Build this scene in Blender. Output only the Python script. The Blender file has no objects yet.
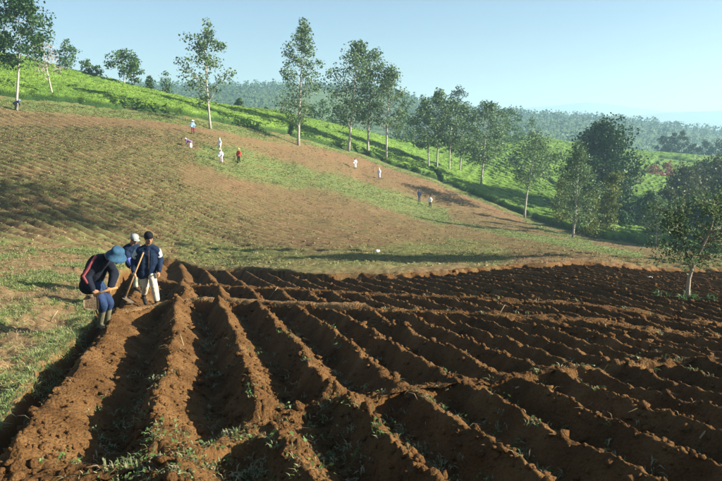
import bpy, math, random
import numpy as np
from mathutils import Vector, Matrix

R = math.radians
rng = np.random.default_rng(11)
random.seed(11)
sc = bpy.context.scene
col = sc.collection

# ------------------------------------------------------------------ camera
F = 693.0                                   # focal length in photo pixels (722 wide)
PITCH = math.atan((240.5 - 130.0) / F)      # eye level lies at row 130
cam_d = bpy.data.cameras.new('camera')
cam_d.sensor_fit = 'HORIZONTAL'; cam_d.sensor_width = 36.0
cam_d.lens = 36.0 * F / 722.0
cam_d.clip_start = 0.05; cam_d.clip_end = 30000.0
cam = bpy.data.objects.new('camera', cam_d); col.objects.link(cam)
cam.location = (0, 0, 0)
cam.rotation_euler = (R(90) - PITCH, 0, 0)
sc.camera = cam

# ------------------------------------------------------------------ light
SUN_AZ, SUN_EL = 96.0, 22.0                 # clockwise from the view direction / above horizon
w = bpy.data.worlds.new('World'); sc.world = w; w.use_nodes = True
nt = w.node_tree; nt.nodes.clear()
sky = nt.nodes.new('ShaderNodeTexSky'); sky.sky_type = 'NISHITA'; sky.sun_disc = False
sky.sun_elevation = R(SUN_EL); sky.sun_rotation = R(SUN_AZ)
sky.altitude = 600; sky.air_density = 1.0; sky.dust_density = 1.7; sky.ozone_density = 2.0
bg = nt.nodes.new('ShaderNodeBackground'); bg.inputs['Strength'].default_value = 0.056
wo = nt.nodes.new('ShaderNodeOutputWorld')
nt.links.new(sky.outputs[0], bg.inputs[0]); nt.links.new(bg.outputs[0], wo.inputs[0])
sun_d = bpy.data.lights.new('sun', 'SUN'); sun_d.energy = 5.0; sun_d.angle = R(0.5)
sun_d.color = (1.0, 0.93, 0.80)
sun = bpy.data.objects.new('sun', sun_d); col.objects.link(sun)
SD = Vector((math.sin(R(SUN_AZ)) * math.cos(R(SUN_EL)), math.cos(R(SUN_AZ)) * math.cos(R(SUN_EL)), math.sin(R(SUN_EL))))
sun.rotation_euler = SD.to_track_quat('Z', 'Y').to_euler()
vs = sc.view_settings
vs.view_transform = 'Standard'; vs.look = 'None'; vs.exposure = 1.6; vs.gamma = 1.0; vs.use_curve_mapping = False
sc.render.engine = 'CYCLES'
cy = sc.cycles
cy.max_bounces = 6; cy.diffuse_bounces = 1; cy.glossy_bounces = 1; cy.transmission_bounces = 3
cy.transparent_max_bounces = 4; cy.volume_bounces = 1; cy.use_denoising = True
cy.caustics_reflective = False; cy.caustics_refractive = False

# ------------------------------------------------------------------ helpers
def tag(o, label=None, cat=None, group=None, kind=None):
    if label: o['label'] = label
    if cat: o['category'] = cat
    if group: o['group'] = group
    if kind: o['kind'] = kind
    return o

def empty(name, loc=(0, 0, 0)):
    o = bpy.data.objects.new(name, None); col.objects.link(o); o.location = loc
    o.empty_display_size = 0.2
    return o

def mesh_np(name, V, F_, mat=None, parent=None, smooth=False, attrs=None, fmat=None, mats=None):
    """V (n,3), F_ (m,k) with k = 3 or 4"""
    V = np.asarray(V, np.float32); F_ = np.asarray(F_, np.int32)
    me = bpy.data.meshes.new(name)
    m, k = F_.shape
    me.vertices.add(len(V)); me.vertices.foreach_set('co', V.ravel())
    me.loops.add(m * k); me.loops.foreach_set('vertex_index', F_.ravel())
    me.polygons.add(m); me.polygons.foreach_set('loop_start', np.arange(0, m * k, k, dtype=np.int32))
    if smooth: me.polygons.foreach_set('use_smooth', np.ones(m, bool))
    if attrs:
        for an, av in attrs.items():
            a = me.attributes.new(an, 'FLOAT', 'POINT'); a.data.foreach_set('value', np.asarray(av, np.float32).ravel())
    if mats:
        for mm in mats: me.materials.append(mm)
        if fmat is not None: me.polygons.foreach_set('material_index', np.asarray(fmat, np.int32))
    elif mat: me.materials.append(mat)
    me.update(calc_edges=True); me.validate()
    o = bpy.data.objects.new(name, me); col.objects.link(o)
    if parent: o.parent = parent
    return o

def grid_faces(ni, nj):
    i, j = np.meshgrid(np.arange(ni - 1), np.arange(nj - 1), indexing='ij')
    a = (i * nj + j).ravel()
    return np.stack([a, a + nj, a + nj + 1, a + 1], 1)

def _hash(ix, iy, seed):
    h = (ix.astype(np.int64) * 374761393 + iy.astype(np.int64) * 668265263 + seed * 1442695041) & 0xFFFFFFFF
    h = ((h ^ (h >> 13)) * 1274126177) & 0xFFFFFFFF
    h = ((h ^ (h >> 16)) * 2246822519) & 0xFFFFFFFF
    return ((h ^ (h >> 15)) & 0xFFFFFF) / float(0xFFFFFF)

def vnoise(x, y, seed=0):
    x = np.asarray(x, float); y = np.asarray(y, float)
    ix = np.floor(x); iy = np.floor(y); fx = x - ix; fy = y - iy
    fx = fx * fx * fx * (fx * (fx * 6 - 15) + 10); fy = fy * fy * fy * (fy * (fy * 6 - 15) + 10)
    a = _hash(ix, iy, seed); b = _hash(ix + 1, iy, seed); c = _hash(ix, iy + 1, seed); d = _hash(ix + 1, iy + 1, seed)
    return (a + (b - a) * fx + (c - a) * fy + (a - b - c + d) * fx * fy) * 2 - 1

def fbm(x, y, seed=0, octv=4, gain=0.5):
    s = 0; a = 1; t = 0
    for k in range(octv):
        s = s + a * vnoise(x * 2 ** k + 17.3 * k, y * 2 ** k - 9.1 * k, seed + k); t += a; a *= gain
    return s / t

def domes(x, y, seed):
    """rounded crumbs: a dome of random height in every cell"""
    ix = np.floor(x); iy = np.floor(y); h = np.zeros_like(x)
    for dx in (-1, 0, 1):
        for dy in (-1, 0, 1):
            jx = ix + dx; jy = iy + dy
            px = jx + 0.15 + 0.7 * _hash(jx, jy, seed); py = jy + 0.15 + 0.7 * _hash(jx, jy, seed + 1); r_ = 0.25 + 0.55 * _hash(jx, jy, seed + 2)
            d2 = ((x - px) ** 2 + (y - py) ** 2) / (r_ * r_)
            h = np.maximum(h, r_ * np.sqrt(np.clip(1 - d2, 0, 1)) * (_hash(jx, jy, seed + 3) > 0.35))
    return h

def sstep(a, b, x):
    t = np.clip((x - a) / (b - a), 0, 1); return t * t * (3 - 2 * t)

# photo pixel -> direction / world -> photo pixel
CP, SP = math.cos(PITCH), math.sin(PITCH)
def ray(u, v):
    a = (np.asarray(u, float) - 361) / F; b = (240.5 - np.asarray(v, float)) / F
    X = a; Y = CP + b * SP; Z = b * CP - SP
    return X, Y, Z
def project(x, y, z):
    yc = y * CP - z * SP; zc = y * SP + z * CP
    yc = np.where(yc < 0.01, 0.01, yc)
    return 361 + F * x / yc, 240.5 - F * zc / yc

# ------------------------------------------------------------------ terrain shape
TH = R(-15.3); ST, CT = math.sin(TH), math.cos(TH)
def st_of(x, y): return x * ST + y * CT, x * CT - y * ST
def xy_of(s, t): return s * ST + t * CT, s * CT - t * ST
EYE, GRAD = 1.6, 0.137
def plane_z(x, y):
    s, t = st_of(x, y)
    return -EYE - GRAD * np.maximum(s, -20)

COLS = {  # photo column: (row, metres away) down the view, from where the ploughed field ends to the skyline and beyond
    -150: [(300, 14), (250, 22), (200, 35), (150, 52), (110, 70), (60, 90), (20, 115)],
    20: [(320, 12.9), (280, 17.5), (250, 23), (200, 37), (150, 57), (115, 78), (102, 84), (62, 108)],
    110: [(300, 15.5), (265, 23), (225, 35), (180, 50), (150, 64), (118, 84), (85, 110)],
    190: [(298, 15.3), (265, 28.5), (225, 41), (180, 57), (150, 75), (125, 90), (104, 113)],
    280: [(298, 14.6), (270, 24), (235, 41), (200, 61), (165, 87), (142, 100), (117, 124)],
    361: [(300, 13.7), (275, 20.5), (240, 41), (200, 76), (173, 100), (156, 110), (134, 150)],
    430: [(303, 12.7), (273, 20.5), (245, 42), (225, 64), (208, 91), (182, 105), (160, 138), (143, 200)],
    525: [(308, 11.6), (267, 22), (245, 46), (232, 71), (219, 97), (195, 117), (165, 155), (138, 230)],
    600: [(312, 10.9), (262, 25), (248, 50), (242, 73), (225, 98), (190, 140), (150, 235)],
    660: [(330, 9.6), (268, 26), (255, 52), (249, 71), (230, 97), (190, 148), (156, 245)],
    722: [(345, 8.2), (295, 15.6), (270, 27), (258, 57), (240, 90), (200, 148), (162, 250)],
    850: [(350, 9.0), (300, 17), (268, 30), (250, 60), (205, 145), (168, 250)],
}
FARV = {-150: (104, 90), 20: (104, 92), 110: (108, 92), 190: (114, 90), 280: (116, 90), 361: (120, 92), 430: (128, 106),
        525: (130, 117), 600: (134, 121), 660: (140, 128), 722: (146, 136), 850: (152, 142)}
KA = 3.0
def _az_e(u, v):
    X, Y, Z = ray(u, v); h = math.hypot(X, Y)
    return math.atan2(X, Y), Z / h, Y / h
def _eplane(az, r):
    x = r * np.sin(az); y = r * np.cos(az)
    return plane_z(x, y) / r
_P = []
for u, lst in COLS.items():
    for v, d in lst:
        az, e, cy_ = _az_e(u, v); r = d / cy_
        _P.append((az * KA, math.log(r), e - _eplane(az, r)))
    az, e, cy_ = _az_e(u, 300)
    for r in (1.5, 3.0, 5.0, 7.5):
        _P.append((az * KA, math.log(r), 0.0))
    last = max(d for v, d in lst)
    azl, el, _ = _az_e(u, lst[-1][0])
    for r, e in ((last * (1.7 if last < 160 else 1.35), el - (0.06 if last < 160 else 0.025)), (430, None), (700, None), (1100, -0.03), (2500, -0.02), (6500, -0.012)):
        if r == 430 and last > 160: continue
        if r == 430: e = _az_e(u, FARV[u][0] + 14)[1]
        if r == 700: e = _az_e(u, FARV[u][1])[1]
        _P.append((azl * KA, math.log(r), e - _eplane(azl, r)))
_P = np.array(_P)
def _tps(d2): return 0.5 * d2 * np.log(np.maximum(d2, 1e-12))
_n = len(_P)
_A = np.zeros((_n + 3, _n + 3))
_d2 = (_P[:, None, 0] - _P[None, :, 0]) ** 2 + (_P[:, None, 1] - _P[None, :, 1]) ** 2
_A[:_n, :_n] = _tps(_d2) + np.eye(_n) * 2e-3
_A[:_n, _n] = 1; _A[:_n, _n + 1:] = _P[:, :2]; _A[_n:, :_n] = _A[:_n, _n:].T
_W = np.linalg.solve(_A, np.concatenate([_P[:, 2], np.zeros(3)]))
AZMAX = _az_e(850, 250)[0]; AZMIN = _az_e(-150, 250)[0]
def ground_z(x, y):
    x = np.asarray(x, float); y = np.asarray(y, float); sh = x.shape
    x = x.ravel(); y = y.ravel()
    r = np.maximum(np.hypot(x, y), 1.2); az = np.arctan2(x, y)
    fade = 1 - sstep(R(75), R(130), np.abs(az))
    q0 = np.clip(az, AZMIN, AZMAX) * KA; q1 = np.log(np.clip(r, 1.5, 6500))
    res = np.zeros_like(r)
    for a in range(0, len(r), 40000):
        b = a + 40000
        d2 = (q0[a:b, None] - _P[None, :, 0]) ** 2 + (q1[a:b, None] - _P[None, :, 1]) ** 2
        res[a:b] = _tps(d2) @ _W[:_n] + _W[_n] + _W[_n + 1] * q0[a:b] + _W[_n + 2] * q1[a:b]
    res *= sstep(1.5, 4.0, r)
    azc = np.clip(az, AZMIN, AZMAX)
    zf = plane_z(r * np.sin(azc), r * np.cos(azc)) + res * r
    return (zf * fade + plane_z(x, y) * (1 - fade)).reshape(sh)
def gz(x, y): return float(ground_z(np.array([x]), np.array([y]))[0])
def at(u, d):
    """point on the ground under photo column u at depth d"""
    x = (u - 361) / F * d * (CP + 0.05 * SP)
    for _ in range(3):
        z = gz(x, d); yc = d * CP - z * SP; x = (u - 361) / F * yc
    return x, d, gz(x, d)
def z_at(v, d, x=0):
    """height of photo row v at depth d"""
    b = (240.5 - v) / F
    return d * (b * CP - SP) / (CP + b * SP)

# tea edge (metres away by photo column)
_bu = np.array([-400, -150, 20, 110, 190, 280, 361, 430, 480, 525, 560, 600, 660, 722, 850, 1100.])
_bd = np.array([74, 78, 85, 89, 95, 105, 112, 109, 106, 100, 90, 78, 75, 66, 64, 62.])
_baz = np.array([math.atan2((u - 361) / F, 1 / CP * 0.975) for u in _bu])
_br = _bd / np.cos(_baz)
def border_r(az): return np.interp(az, _baz, _br)
FIELD_DIR = np.array([0.80, -0.60])          # rows of the hill field run this way
def row_phase(x, y):
    n = np.array([-FIELD_DIR[1], FIELD_DIR[0]])
    c = x * n[0] + y * n[1] + 0.35 * fbm(x * 0.05, y * 0.05, 31, 2)
    return c / 0.90

# ------------------------------------------------------------------ ploughed field: ridges and cross paths in (s, t)
# crest positions across the field: wide ridges by the trench, narrower ones to the right
_TC = [-3.0, -2.05, -1.13, 0.0, 0.87, 1.62, 2.33, 2.93, 3.50, 4.03, 4.50]
def _crests(step, n): return np.array(_TC + [4.50 + step * (i + 1) for i in range(n)])
TCB = (_crests(0.47, 16), _crests(0.47, 16), _crests(0.50, 28), _crests(0.52, 46))
def kappa(t, b): return np.interp(t, TCB[b], np.arange(len(TCB[b])))
def kappa_inv(p, b): return np.interp(p, np.arange(len(TCB[b])), TCB[b])
def width_at(t, b): return np.clip(np.interp(t, 0.5 * (TCB[b][1:] + TCB[b][:-1]), np.diff(TCB[b])) / 0.86, 0.5, 1.0)
def path2(t): return np.interp(t, [-3, 0, 1.1, 2.6, 5, 12, 40], [4.4, 4.9, 6.05, 6.4, 6.55, 6.9, 7.6])
def path1(t): return np.maximum(np.where(np.asarray(t) < 0.3, np.interp(t, [-2, -0.9, -0.5, 0, 0.3], [14.7, 14.8, 15.1, 15.9, 15.99]), 16.3 - 1.03 * t), path2(t) + 1.2)
def path3(t): return np.maximum(21.6 - 1.35 * t, path1(t) + 1.5)
_et = [-2, 0, 2.7, 4.6, 6.2, 7.7, 9.3, 10.6, 13.4, 16, 18, 22, 30, 50]
_es = [30.5, 30.5, 25.9, 21.4, 20.0, 20.4, 21.0, 21.2, 22.2, 22.6, 22.8, 23.5, 24, 24]
def field_end(t): return np.interp(t, _et, _es) + 0.5 * vnoise(np.asarray(t) * 0.7, 0 * np.asarray(t), 5)
def near0(t): return 1.2 + 0 * np.asarray(t)
BLK = [(near0, path2, 0.06, 0.40), (path2, path1, 0.0, 0.41), (path1, path3, 0.10, 0.40), (path3, field_end, 0.18, 0.37)]
LEFT_T = -1.70                                # left end of the ploughing (the trench)
def wob(s, t):
    w_ = sstep(-0.9, -0.1, t)
    return 0.06 * fbm(s * 0.35, t * 0.15, 41, 2) + 0.045 * fbm(s * 1.1, t * 0.6, 43, 2) + w_ * 0.022 * np.clip(s - 13, -9, 3)
def ridge_prof(ph):
    """0..1 height over one period, crest at 0, gentle slope on the sunny (right) side, steep on the left"""
    f = ph - np.floor(ph)
    right = 1 - np.clip(f / 0.54, 0, 1); left = np.clip((f - 0.68) / 0.32, 0, 1)
    h = np.maximum(right, left)
    return np.clip(h * 1.02, 0, 1) * (1 - 0.06 * np.exp(-((np.minimum(f, 1 - f)) / 0.05) ** 2))
def plough_h(s, t, b):
    """height of the worked soil over the bare slope, for block b"""
    f0, f1, ph, amp = BLK[b]
    x, y = xy_of(s, t)
    tq = t - ph - wob(s, t); p = kappa(tq, b)
    amp = amp * width_at(tq, b)
    h = ridge_prof(p) * amp
    h = h * (1 + (0.30, 0.26, 0.18, 0.14)[b] * fbm(s * 0.9, t * 1.5, 51, 3))
    # cross paths: the furrow is filled up there, crests a little trodden
    lev = 0.25 if b < 3 else 0.20
    for k, fn in ((0, f0), (1, f1)):
        if (b == 0 and k == 0): continue
        ds = np.abs(s - fn(t) + 0.10 * fbm(t * 1.6, s * 0, 61 + b, 2))
        wd = 0.30 if not (b == 3 and k == 1) else 0.12
        lev = 0.30 if (b == 3 and k == 1) else np.interp(t, [0.5, 4.5], [0.27, 0.20])
        p2 = fn is path2
        if p2: wd = 0.05
        m = (1 - sstep(wd, wd + 0.22, ds)) * (0.85 if p2 else 1.0)
        h = h * (1 - m) + (lev + 0.03 * fbm(x * 2.5, y * 2.5, 71, 2)) * m
    if b in (0, 1):   # crumbled, half-filled furrows near the lower path
        ds = np.abs(s - path2(t)); m = (1 - sstep(0.2, 1.0, ds)) * sstep(-0.05, 0.4, fbm(x * 1.3 + 4, y * 1.3, 81, 3)) * (0.75 - 0.45 * sstep(1.5, 3.5, t))
        h = h * (1 - m) + 0.62 * amp * m
    # crumbs
    n1 = fbm(x * 2.6, y * 2.6, 91, 4, 0.6); n2 = fbm(x * 11, y * 11, 95, 3)
    zone = 0.35 + 0.65 * sstep(-0.35, 0.35, fbm(x * 0.9, y * 0.9, 99, 2))
    zone = zone * (1.0, 0.95, 0.7, 0.55)[b]
    h = h + (0.040, 0.036, 0.026, 0.02)[b] * n1 + 0.020 * n2 + zone * (0.030 * domes(x * 4.3, y * 4.3, 103) + 0.032 * domes(x * 10, y * 10, 105) + 0.020 * domes(x * 21, y * 21, 107)) - 0.03 - (0.6 + 0.4 * zone) * (0.042 * domes(x * 7.3 + 3, y * 7.3, 113) * (_hash(np.floor(x * 2.1), np.floor(y * 2.1), 117) > 0.3) + 0.022 * domes(x * 15, y * 15 + 5, 119))
    return h - 0.30

# ------------------------------------------------------------------ materials
def new_mat(name):
    m = bpy.data.materials.new(name); m.use_nodes = True
    n = m.node_tree; b = n.nodes['Principled BSDF']
    b.inputs['Roughness'].default_value = 0.9
    b.inputs['Specular IOR Level'].default_value = 0.15
    return m, n, b
def nd(n, t, **kw):
    x = n.nodes.new(t)
    for k, v in kw.items():
        if k in x.inputs: x.inputs[k].default_value = v
        else: setattr(x, k, v)
    return x
def rgb(c): return (c[0], c[1], c[2], 1.0)
def noise_node(n, scale, detail=4, rough=0.55, coord='Object'):
    tc = nd(n, 'ShaderNodeTexCoord'); ns = nd(n, 'ShaderNodeTexNoise')
    ns.inputs['Scale'].default_value = scale; ns.inputs['Detail'].default_value = detail; ns.inputs['Roughness'].default_value = rough
    n.links.new(tc.outputs[coord], ns.inputs['Vector']); return ns
def ramp(n, src, stops):
    r = nd(n, 'ShaderNodeValToRGB'); e = r.color_ramp.elements
    while len(e) > 1: e.remove(e[-1])
    e[0].position = stops[0][0]; e[0].color = rgb(stops[0][1])
    for p, c in stops[1:]:
        q = e.new(p); q.color = rgb(c)
    n.links.new(src, r.inputs['Fac']); return r
def mixc(n, fac, a, b):
    m = nd(n, 'ShaderNodeMix', data_type='RGBA')
    if isinstance(fac, float): m.inputs[0].default_value = fac
    else: n.links.new(fac, m.inputs[0])
    for s, i in ((a, 6), (b, 7)):
        if isinstance(s, tuple): m.inputs[i].default_value = rgb(s)
        else: n.links.new(s, m.inputs[i])
    return m.outputs[2]
def bump(n, b, src, strength, dist):
    bp = nd(n, 'ShaderNodeBump'); bp.inputs['Strength'].default_value = strength; bp.inputs['Distance'].default_value = dist
    n.links.new(src, bp.inputs['Height']); n.links.new(bp.outputs[0], b.inputs['Normal'])

def soil_mat(name, stops, fine=45.0):
    m, n, b = new_mat(name)
    a = noise_node(n, 1.3, 5, 0.65); f_ = noise_node(n, fine, 5, 0.7)
    c1 = ramp(n, a.outputs['Fac'], stops)
    c2 = ramp(n, f_.outputs['Fac'], [(0.25, (0.55, 0.52, 0.5)), (0.55, (1, 1, 1)), (0.8, (1.3, 1.28, 1.2))])
    mm = nd(n, 'ShaderNodeMix', data_type='RGBA', blend_type='MULTIPLY'); mm.inputs[0].default_value = 0.9
    n.links.new(c1.outputs[0], mm.inputs[6]); n.links.new(c2.outputs[0], mm.inputs[7])
    n.links.new(mm.outputs[2], b.inputs['Base Color'])
    tc = nd(n, 'ShaderNodeTexCoord'); vo = nd(n, 'ShaderNodeTexVoronoi', feature='SMOOTH_F1'); vo.inputs['Scale'].default_value = fine * 0.8; vo.inputs['Smoothness'].default_value = 0.35
    n.links.new(tc.outputs['Object'], vo.inputs['Vector'])
    ad = nd(n, 'ShaderNodeMath', operation='SUBTRACT'); n.links.new(f_.outputs['Fac'], ad.inputs[0]); n.links.new(vo.outputs['Distance'], ad.inputs[1])
    bump(n, b, ad.outputs[0], 1.0, 0.022)
    b.inputs['Roughness'].default_value = 1.0; b.inputs['Specular IOR Level'].default_value = 0.05
    return m
M = {}
M['soil'] = soil_mat('worked_soil', [(0.28, (0.070, 0.034, 0.013)), (0.48, (0.120, 0.061, 0.022)), (0.74, (0.215, 0.118, 0.046))])
M['path'] = soil_mat('trodden_soil', [(0.3, (0.19, 0.105, 0.042)), (0.55, (0.24, 0.14, 0.06)), (0.75, (0.29, 0.18, 0.08))], 30)
M['clod'] = soil_mat('soil_clod', [(0.3, (0.09, 0.044, 0.017)), (0.6, (0.165, 0.085, 0.032))], 60)
M['field_clod'] = soil_mat('field_clod', [(0.3, (0.19, 0.125, 0.065)), (0.6, (0.28, 0.20, 0.11))], 20)

def leaf_mat(name, cols, trans=0.25, rough=0.55, spec=0.25, fine=None):
    """cols: list of colours picked per leaf"""
    m, n, b = new_mat(name)
    g = nd(n, 'ShaderNodeNewGeometry')
    k = len(cols)
    r = ramp(n, g.outputs['Random Per Island'], [(i / max(k - 1, 1), c) for i, c in enumerate(cols)])
    src = r.outputs[0]
    b.inputs['Roughness'].default_value = rough; b.inputs['Specular IOR Level'].default_value = spec
    n.links.new(src, b.inputs['Base Color'])
    if trans > 0:
        tr = nd(n, 'ShaderNodeBsdfTranslucent'); ms = nd(n, 'ShaderNodeMixShader'); ms.inputs[0].default_value = trans
        n.links.new(src, tr.inputs['Color']); n.links.new(b.outputs[0], ms.inputs[1]); n.links.new(tr.outputs[0], ms.inputs[2])
        n.links.new(ms.outputs[0], n.nodes['Material Output'].inputs['Surface'])
    return m
M['leaf_grey'] = leaf_mat('silky_oak_leaf', [(0.050, 0.100, 0.034), (0.090, 0.155, 0.054), (0.150, 0.215, 0.095), (0.070, 0.130, 0.040)])
M['leaf_dark'] = leaf_mat('dark_leaf', [(0.020, 0.056, 0.016), (0.034, 0.084, 0.022), (0.055, 0.115, 0.030)])
M['leaf_deep'] = leaf_mat('deep_green_leaf', [(0.014, 0.042, 0.012), (0.024, 0.062, 0.017), (0.042, 0.092, 0.024)])
M['leaf_mid'] = leaf_mat('mid_leaf', [(0.035, 0.085, 0.022), (0.060, 0.125, 0.030), (0.085, 0.150, 0.040)])
M['leaf_olive'] = leaf_mat('olive_leaf', [(0.045, 0.060, 0.016), (0.080, 0.090, 0.024), (0.050, 0.080, 0.020)])
M['leaf_yellow'] = leaf_mat('yellowish_leaf', [(0.11, 0.15, 0.025), (0.17, 0.19, 0.035), (0.08, 0.13, 0.03)])
M['leaf_red'] = leaf_mat('reddish_leaf', [(0.22, 0.075, 0.045), (0.30, 0.11, 0.065), (0.14, 0.10, 0.04)])
M['leaf_pale'] = leaf_mat('withered_leaf', [(0.34, 0.30, 0.26), (0.42, 0.36, 0.32), (0.28, 0.26, 0.20)])
M['leaf_near'] = leaf_mat('broad_glossy_leaf', [(0.042, 0.090, 0.030), (0.075, 0.140, 0.048), (0.12, 0.185, 0.08), (0.19, 0.225, 0.12)], 0.3, 0.6, 0.12)
M['leaf_pine'] = leaf_mat('pine_foliage', [(0.018, 0.042, 0.020), (0.030, 0.062, 0.028), (0.042, 0.075, 0.034)], 0.1)
M['wood_far'] = leaf_mat('far_wood_foliage', [(0.028, 0.066, 0.030), (0.046, 0.098, 0.042), (0.080, 0.135, 0.050)], 0.1)
M['tea_leaf'] = leaf_mat('tea_flush', [(0.115, 0.185, 0.024), (0.16, 0.24, 0.032), (0.22, 0.30, 0.05), (0.085, 0.15, 0.02)], 0.3, 0.5, 0.3)
M['grass'] = leaf_mat('green_grass', [(0.13, 0.20, 0.05), (0.19, 0.26, 0.08), (0.26, 0.30, 0.11), (0.34, 0.30, 0.15)], 0.35)
M['weed'] = leaf_mat('green_weed', [(0.06, 0.11, 0.028), (0.11, 0.16, 0.05), (0.19, 0.22, 0.10), (0.30, 0.26, 0.15), (0.34, 0.28, 0.17)], 0.3)
M['weed_leaf'] = leaf_mat('broad_weed_leaf', [(0.05, 0.11, 0.025), (0.09, 0.16, 0.04), (0.14, 0.20, 0.06)], 0.25)
M['straw'] = leaf_mat('dry_straw', [(0.30, 0.22, 0.11), (0.42, 0.32, 0.18), (0.24, 0.17, 0.085)], 0.15, 0.8, 0.1)
M['crop'] = leaf_mat('crop_leaf', [(0.10, 0.145, 0.035), (0.15, 0.19, 0.055), (0.27, 0.21, 0.105), (0.20, 0.155, 0.075)], 0.2, 0.8, 0.1)

def bark_mat(name, c0, c1, scale=14):
    m, n, b = new_mat(name)
    a = noise_node(n, scale, 5, 0.65)
    r = ramp(n, a.outputs['Fac'], [(0.3, c0), (0.7, c1)])
    n.links.new(r.outputs[0], b.inputs['Base Color']); bump(n, b, a.outputs['Fac'], 0.6, 0.02)
    return m
M['bark_pale'] = bark_mat('pale_bark', (0.25, 0.22, 0.18), (0.46, 0.42, 0.36), 4)
M['bark_brown'] = bark_mat('brown_bark', (0.10, 0.075, 0.05), (0.20, 0.155, 0.11), 6)
M['bark_near'] = bark_mat('grey_brown_bark', (0.20, 0.165, 0.115), (0.38, 0.32, 0.235), 22)

# ground: zones come as vertex values (what grows there), colour from noise
m, n, b = new_mat('open_ground')
def attr(n, name):
    a = nd(n, 'ShaderNodeAttribute'); a.attribute_name = name; return a.outputs['Fac']
na = noise_node(n, 0.6, 6, 0.6); nb = noise_node(n, 5.0, 5, 0.65); nc_ = noise_node(n, 28.0, 4, 0.7)
dry = ramp(n, nb.outputs['Fac'], [(0.3, (0.135, 0.080, 0.036)), (0.5, (0.215, 0.140, 0.066)), (0.72, (0.32, 0.23, 0.12))])
bare = ramp(n, nb.outputs['Fac'], [(0.3, (0.150, 0.086, 0.042)), (0.6, (0.215, 0.135, 0.068)), (0.8, (0.29, 0.20, 0.11))])
green = ramp(n, nb.outputs['Fac'], [(0.3, (0.10, 0.150, 0.040)), (0.55, (0.15, 0.20, 0.06)), (0.78, (0.22, 0.24, 0.10))])
weedy = ramp(n, nb.outputs['Fac'], [(0.35, (0.080, 0.118, 0.030)), (0.62, (0.145, 0.165, 0.058))])
farc = ramp(n, na.outputs['Fac'], [(0.35, (0.055, 0.10, 0.035)), (0.5, (0.095, 0.15, 0.045)), (0.62, (0.17, 0.20, 0.08))])
c = mixc(n, attr(n, 'bare'), dry.outputs[0], bare.outputs[0])
c = mixc(n, attr(n, 'gap'), c, (0.115, 0.066, 0.032))
c = mixc(n, attr(n, 'rowgreen'), c, weedy.outputs[0])
c = mixc(n, attr(n, 'green'), c, green.outputs[0])
c = mixc(n, attr(n, 'soil'), c, (0.13, 0.062, 0.021))
c = mixc(n, attr(n, 'far'), c, farc.outputs[0])
mm = nd(n, 'ShaderNodeMix', data_type='RGBA', blend_type='MULTIPLY'); mm.inputs[0].default_value = 0.8
fr = ramp(n, nc_.outputs['Fac'], [(0.28, (0.62, 0.6, 0.58)), (0.55, (1, 1, 1)), (0.75, (1.25, 1.25, 1.2))])
n.links.new(c, mm.inputs[6]); n.links.new(fr.outputs[0], mm.inputs[7]); n.links.new(mm.outputs[2], b.inputs['Base Color'])
ad_ = nd(n, 'ShaderNodeMath', operation='MULTIPLY_ADD'); ad_.inputs[1].default_value = 2.2; n.links.new(nb.outputs['Fac'], ad_.inputs[0]); n.links.new(nc_.outputs['Fac'], ad_.inputs[2])
bump(n, b, ad_.outputs[0], 0.6, 0.045); b.inputs['Specular IOR Level'].default_value = 0.05
M['ground'] = m
# tea bushes: pale young flush on the plucking table, dark old leaves on the flanks
m, n, b = new_mat('tea_bush')
n1 = noise_node(n, 5.0, 5, 0.7); n2 = noise_node(n, 0.12, 3, 0.5)
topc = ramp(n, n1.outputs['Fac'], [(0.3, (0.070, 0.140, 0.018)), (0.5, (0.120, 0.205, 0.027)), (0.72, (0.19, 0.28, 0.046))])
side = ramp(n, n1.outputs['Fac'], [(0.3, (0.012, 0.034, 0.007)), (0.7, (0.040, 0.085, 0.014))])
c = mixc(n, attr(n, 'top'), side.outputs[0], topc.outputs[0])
v2 = ramp(n, n2.outputs['Fac'], [(0.35, (0.78, 0.86, 0.8)), (0.6, (1.12, 1.10, 1.0))])
mm = nd(n, 'ShaderNodeMix', data_type='RGBA', blend_type='MULTIPLY'); mm.inputs[0].default_value = 1.0
n.links.new(c, mm.inputs[6]); n.links.new(v2.outputs[0], mm.inputs[7]); n.links.new(mm.outputs[2], b.inputs['Base Color'])
bump(n, b, n1.outputs['Fac'], 0.8, 0.15); b.inputs['Roughness'].default_value = 0.7
M['tea'] = m
# far slopes: base colour paled towards the sky, standing in for haze
m, n, b = new_mat('far_slope')
n1 = noise_node(n, 0.004, 6, 0.6)
r_ = ramp(n, n1.outputs['Fac'], [(0.35, (0.16, 0.20, 0.18)), (0.6, (0.20, 0.24, 0.21))])
n.links.new(r_.outputs[0], b.inputs['Base Color']); M['far_slope'] = m

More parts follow.
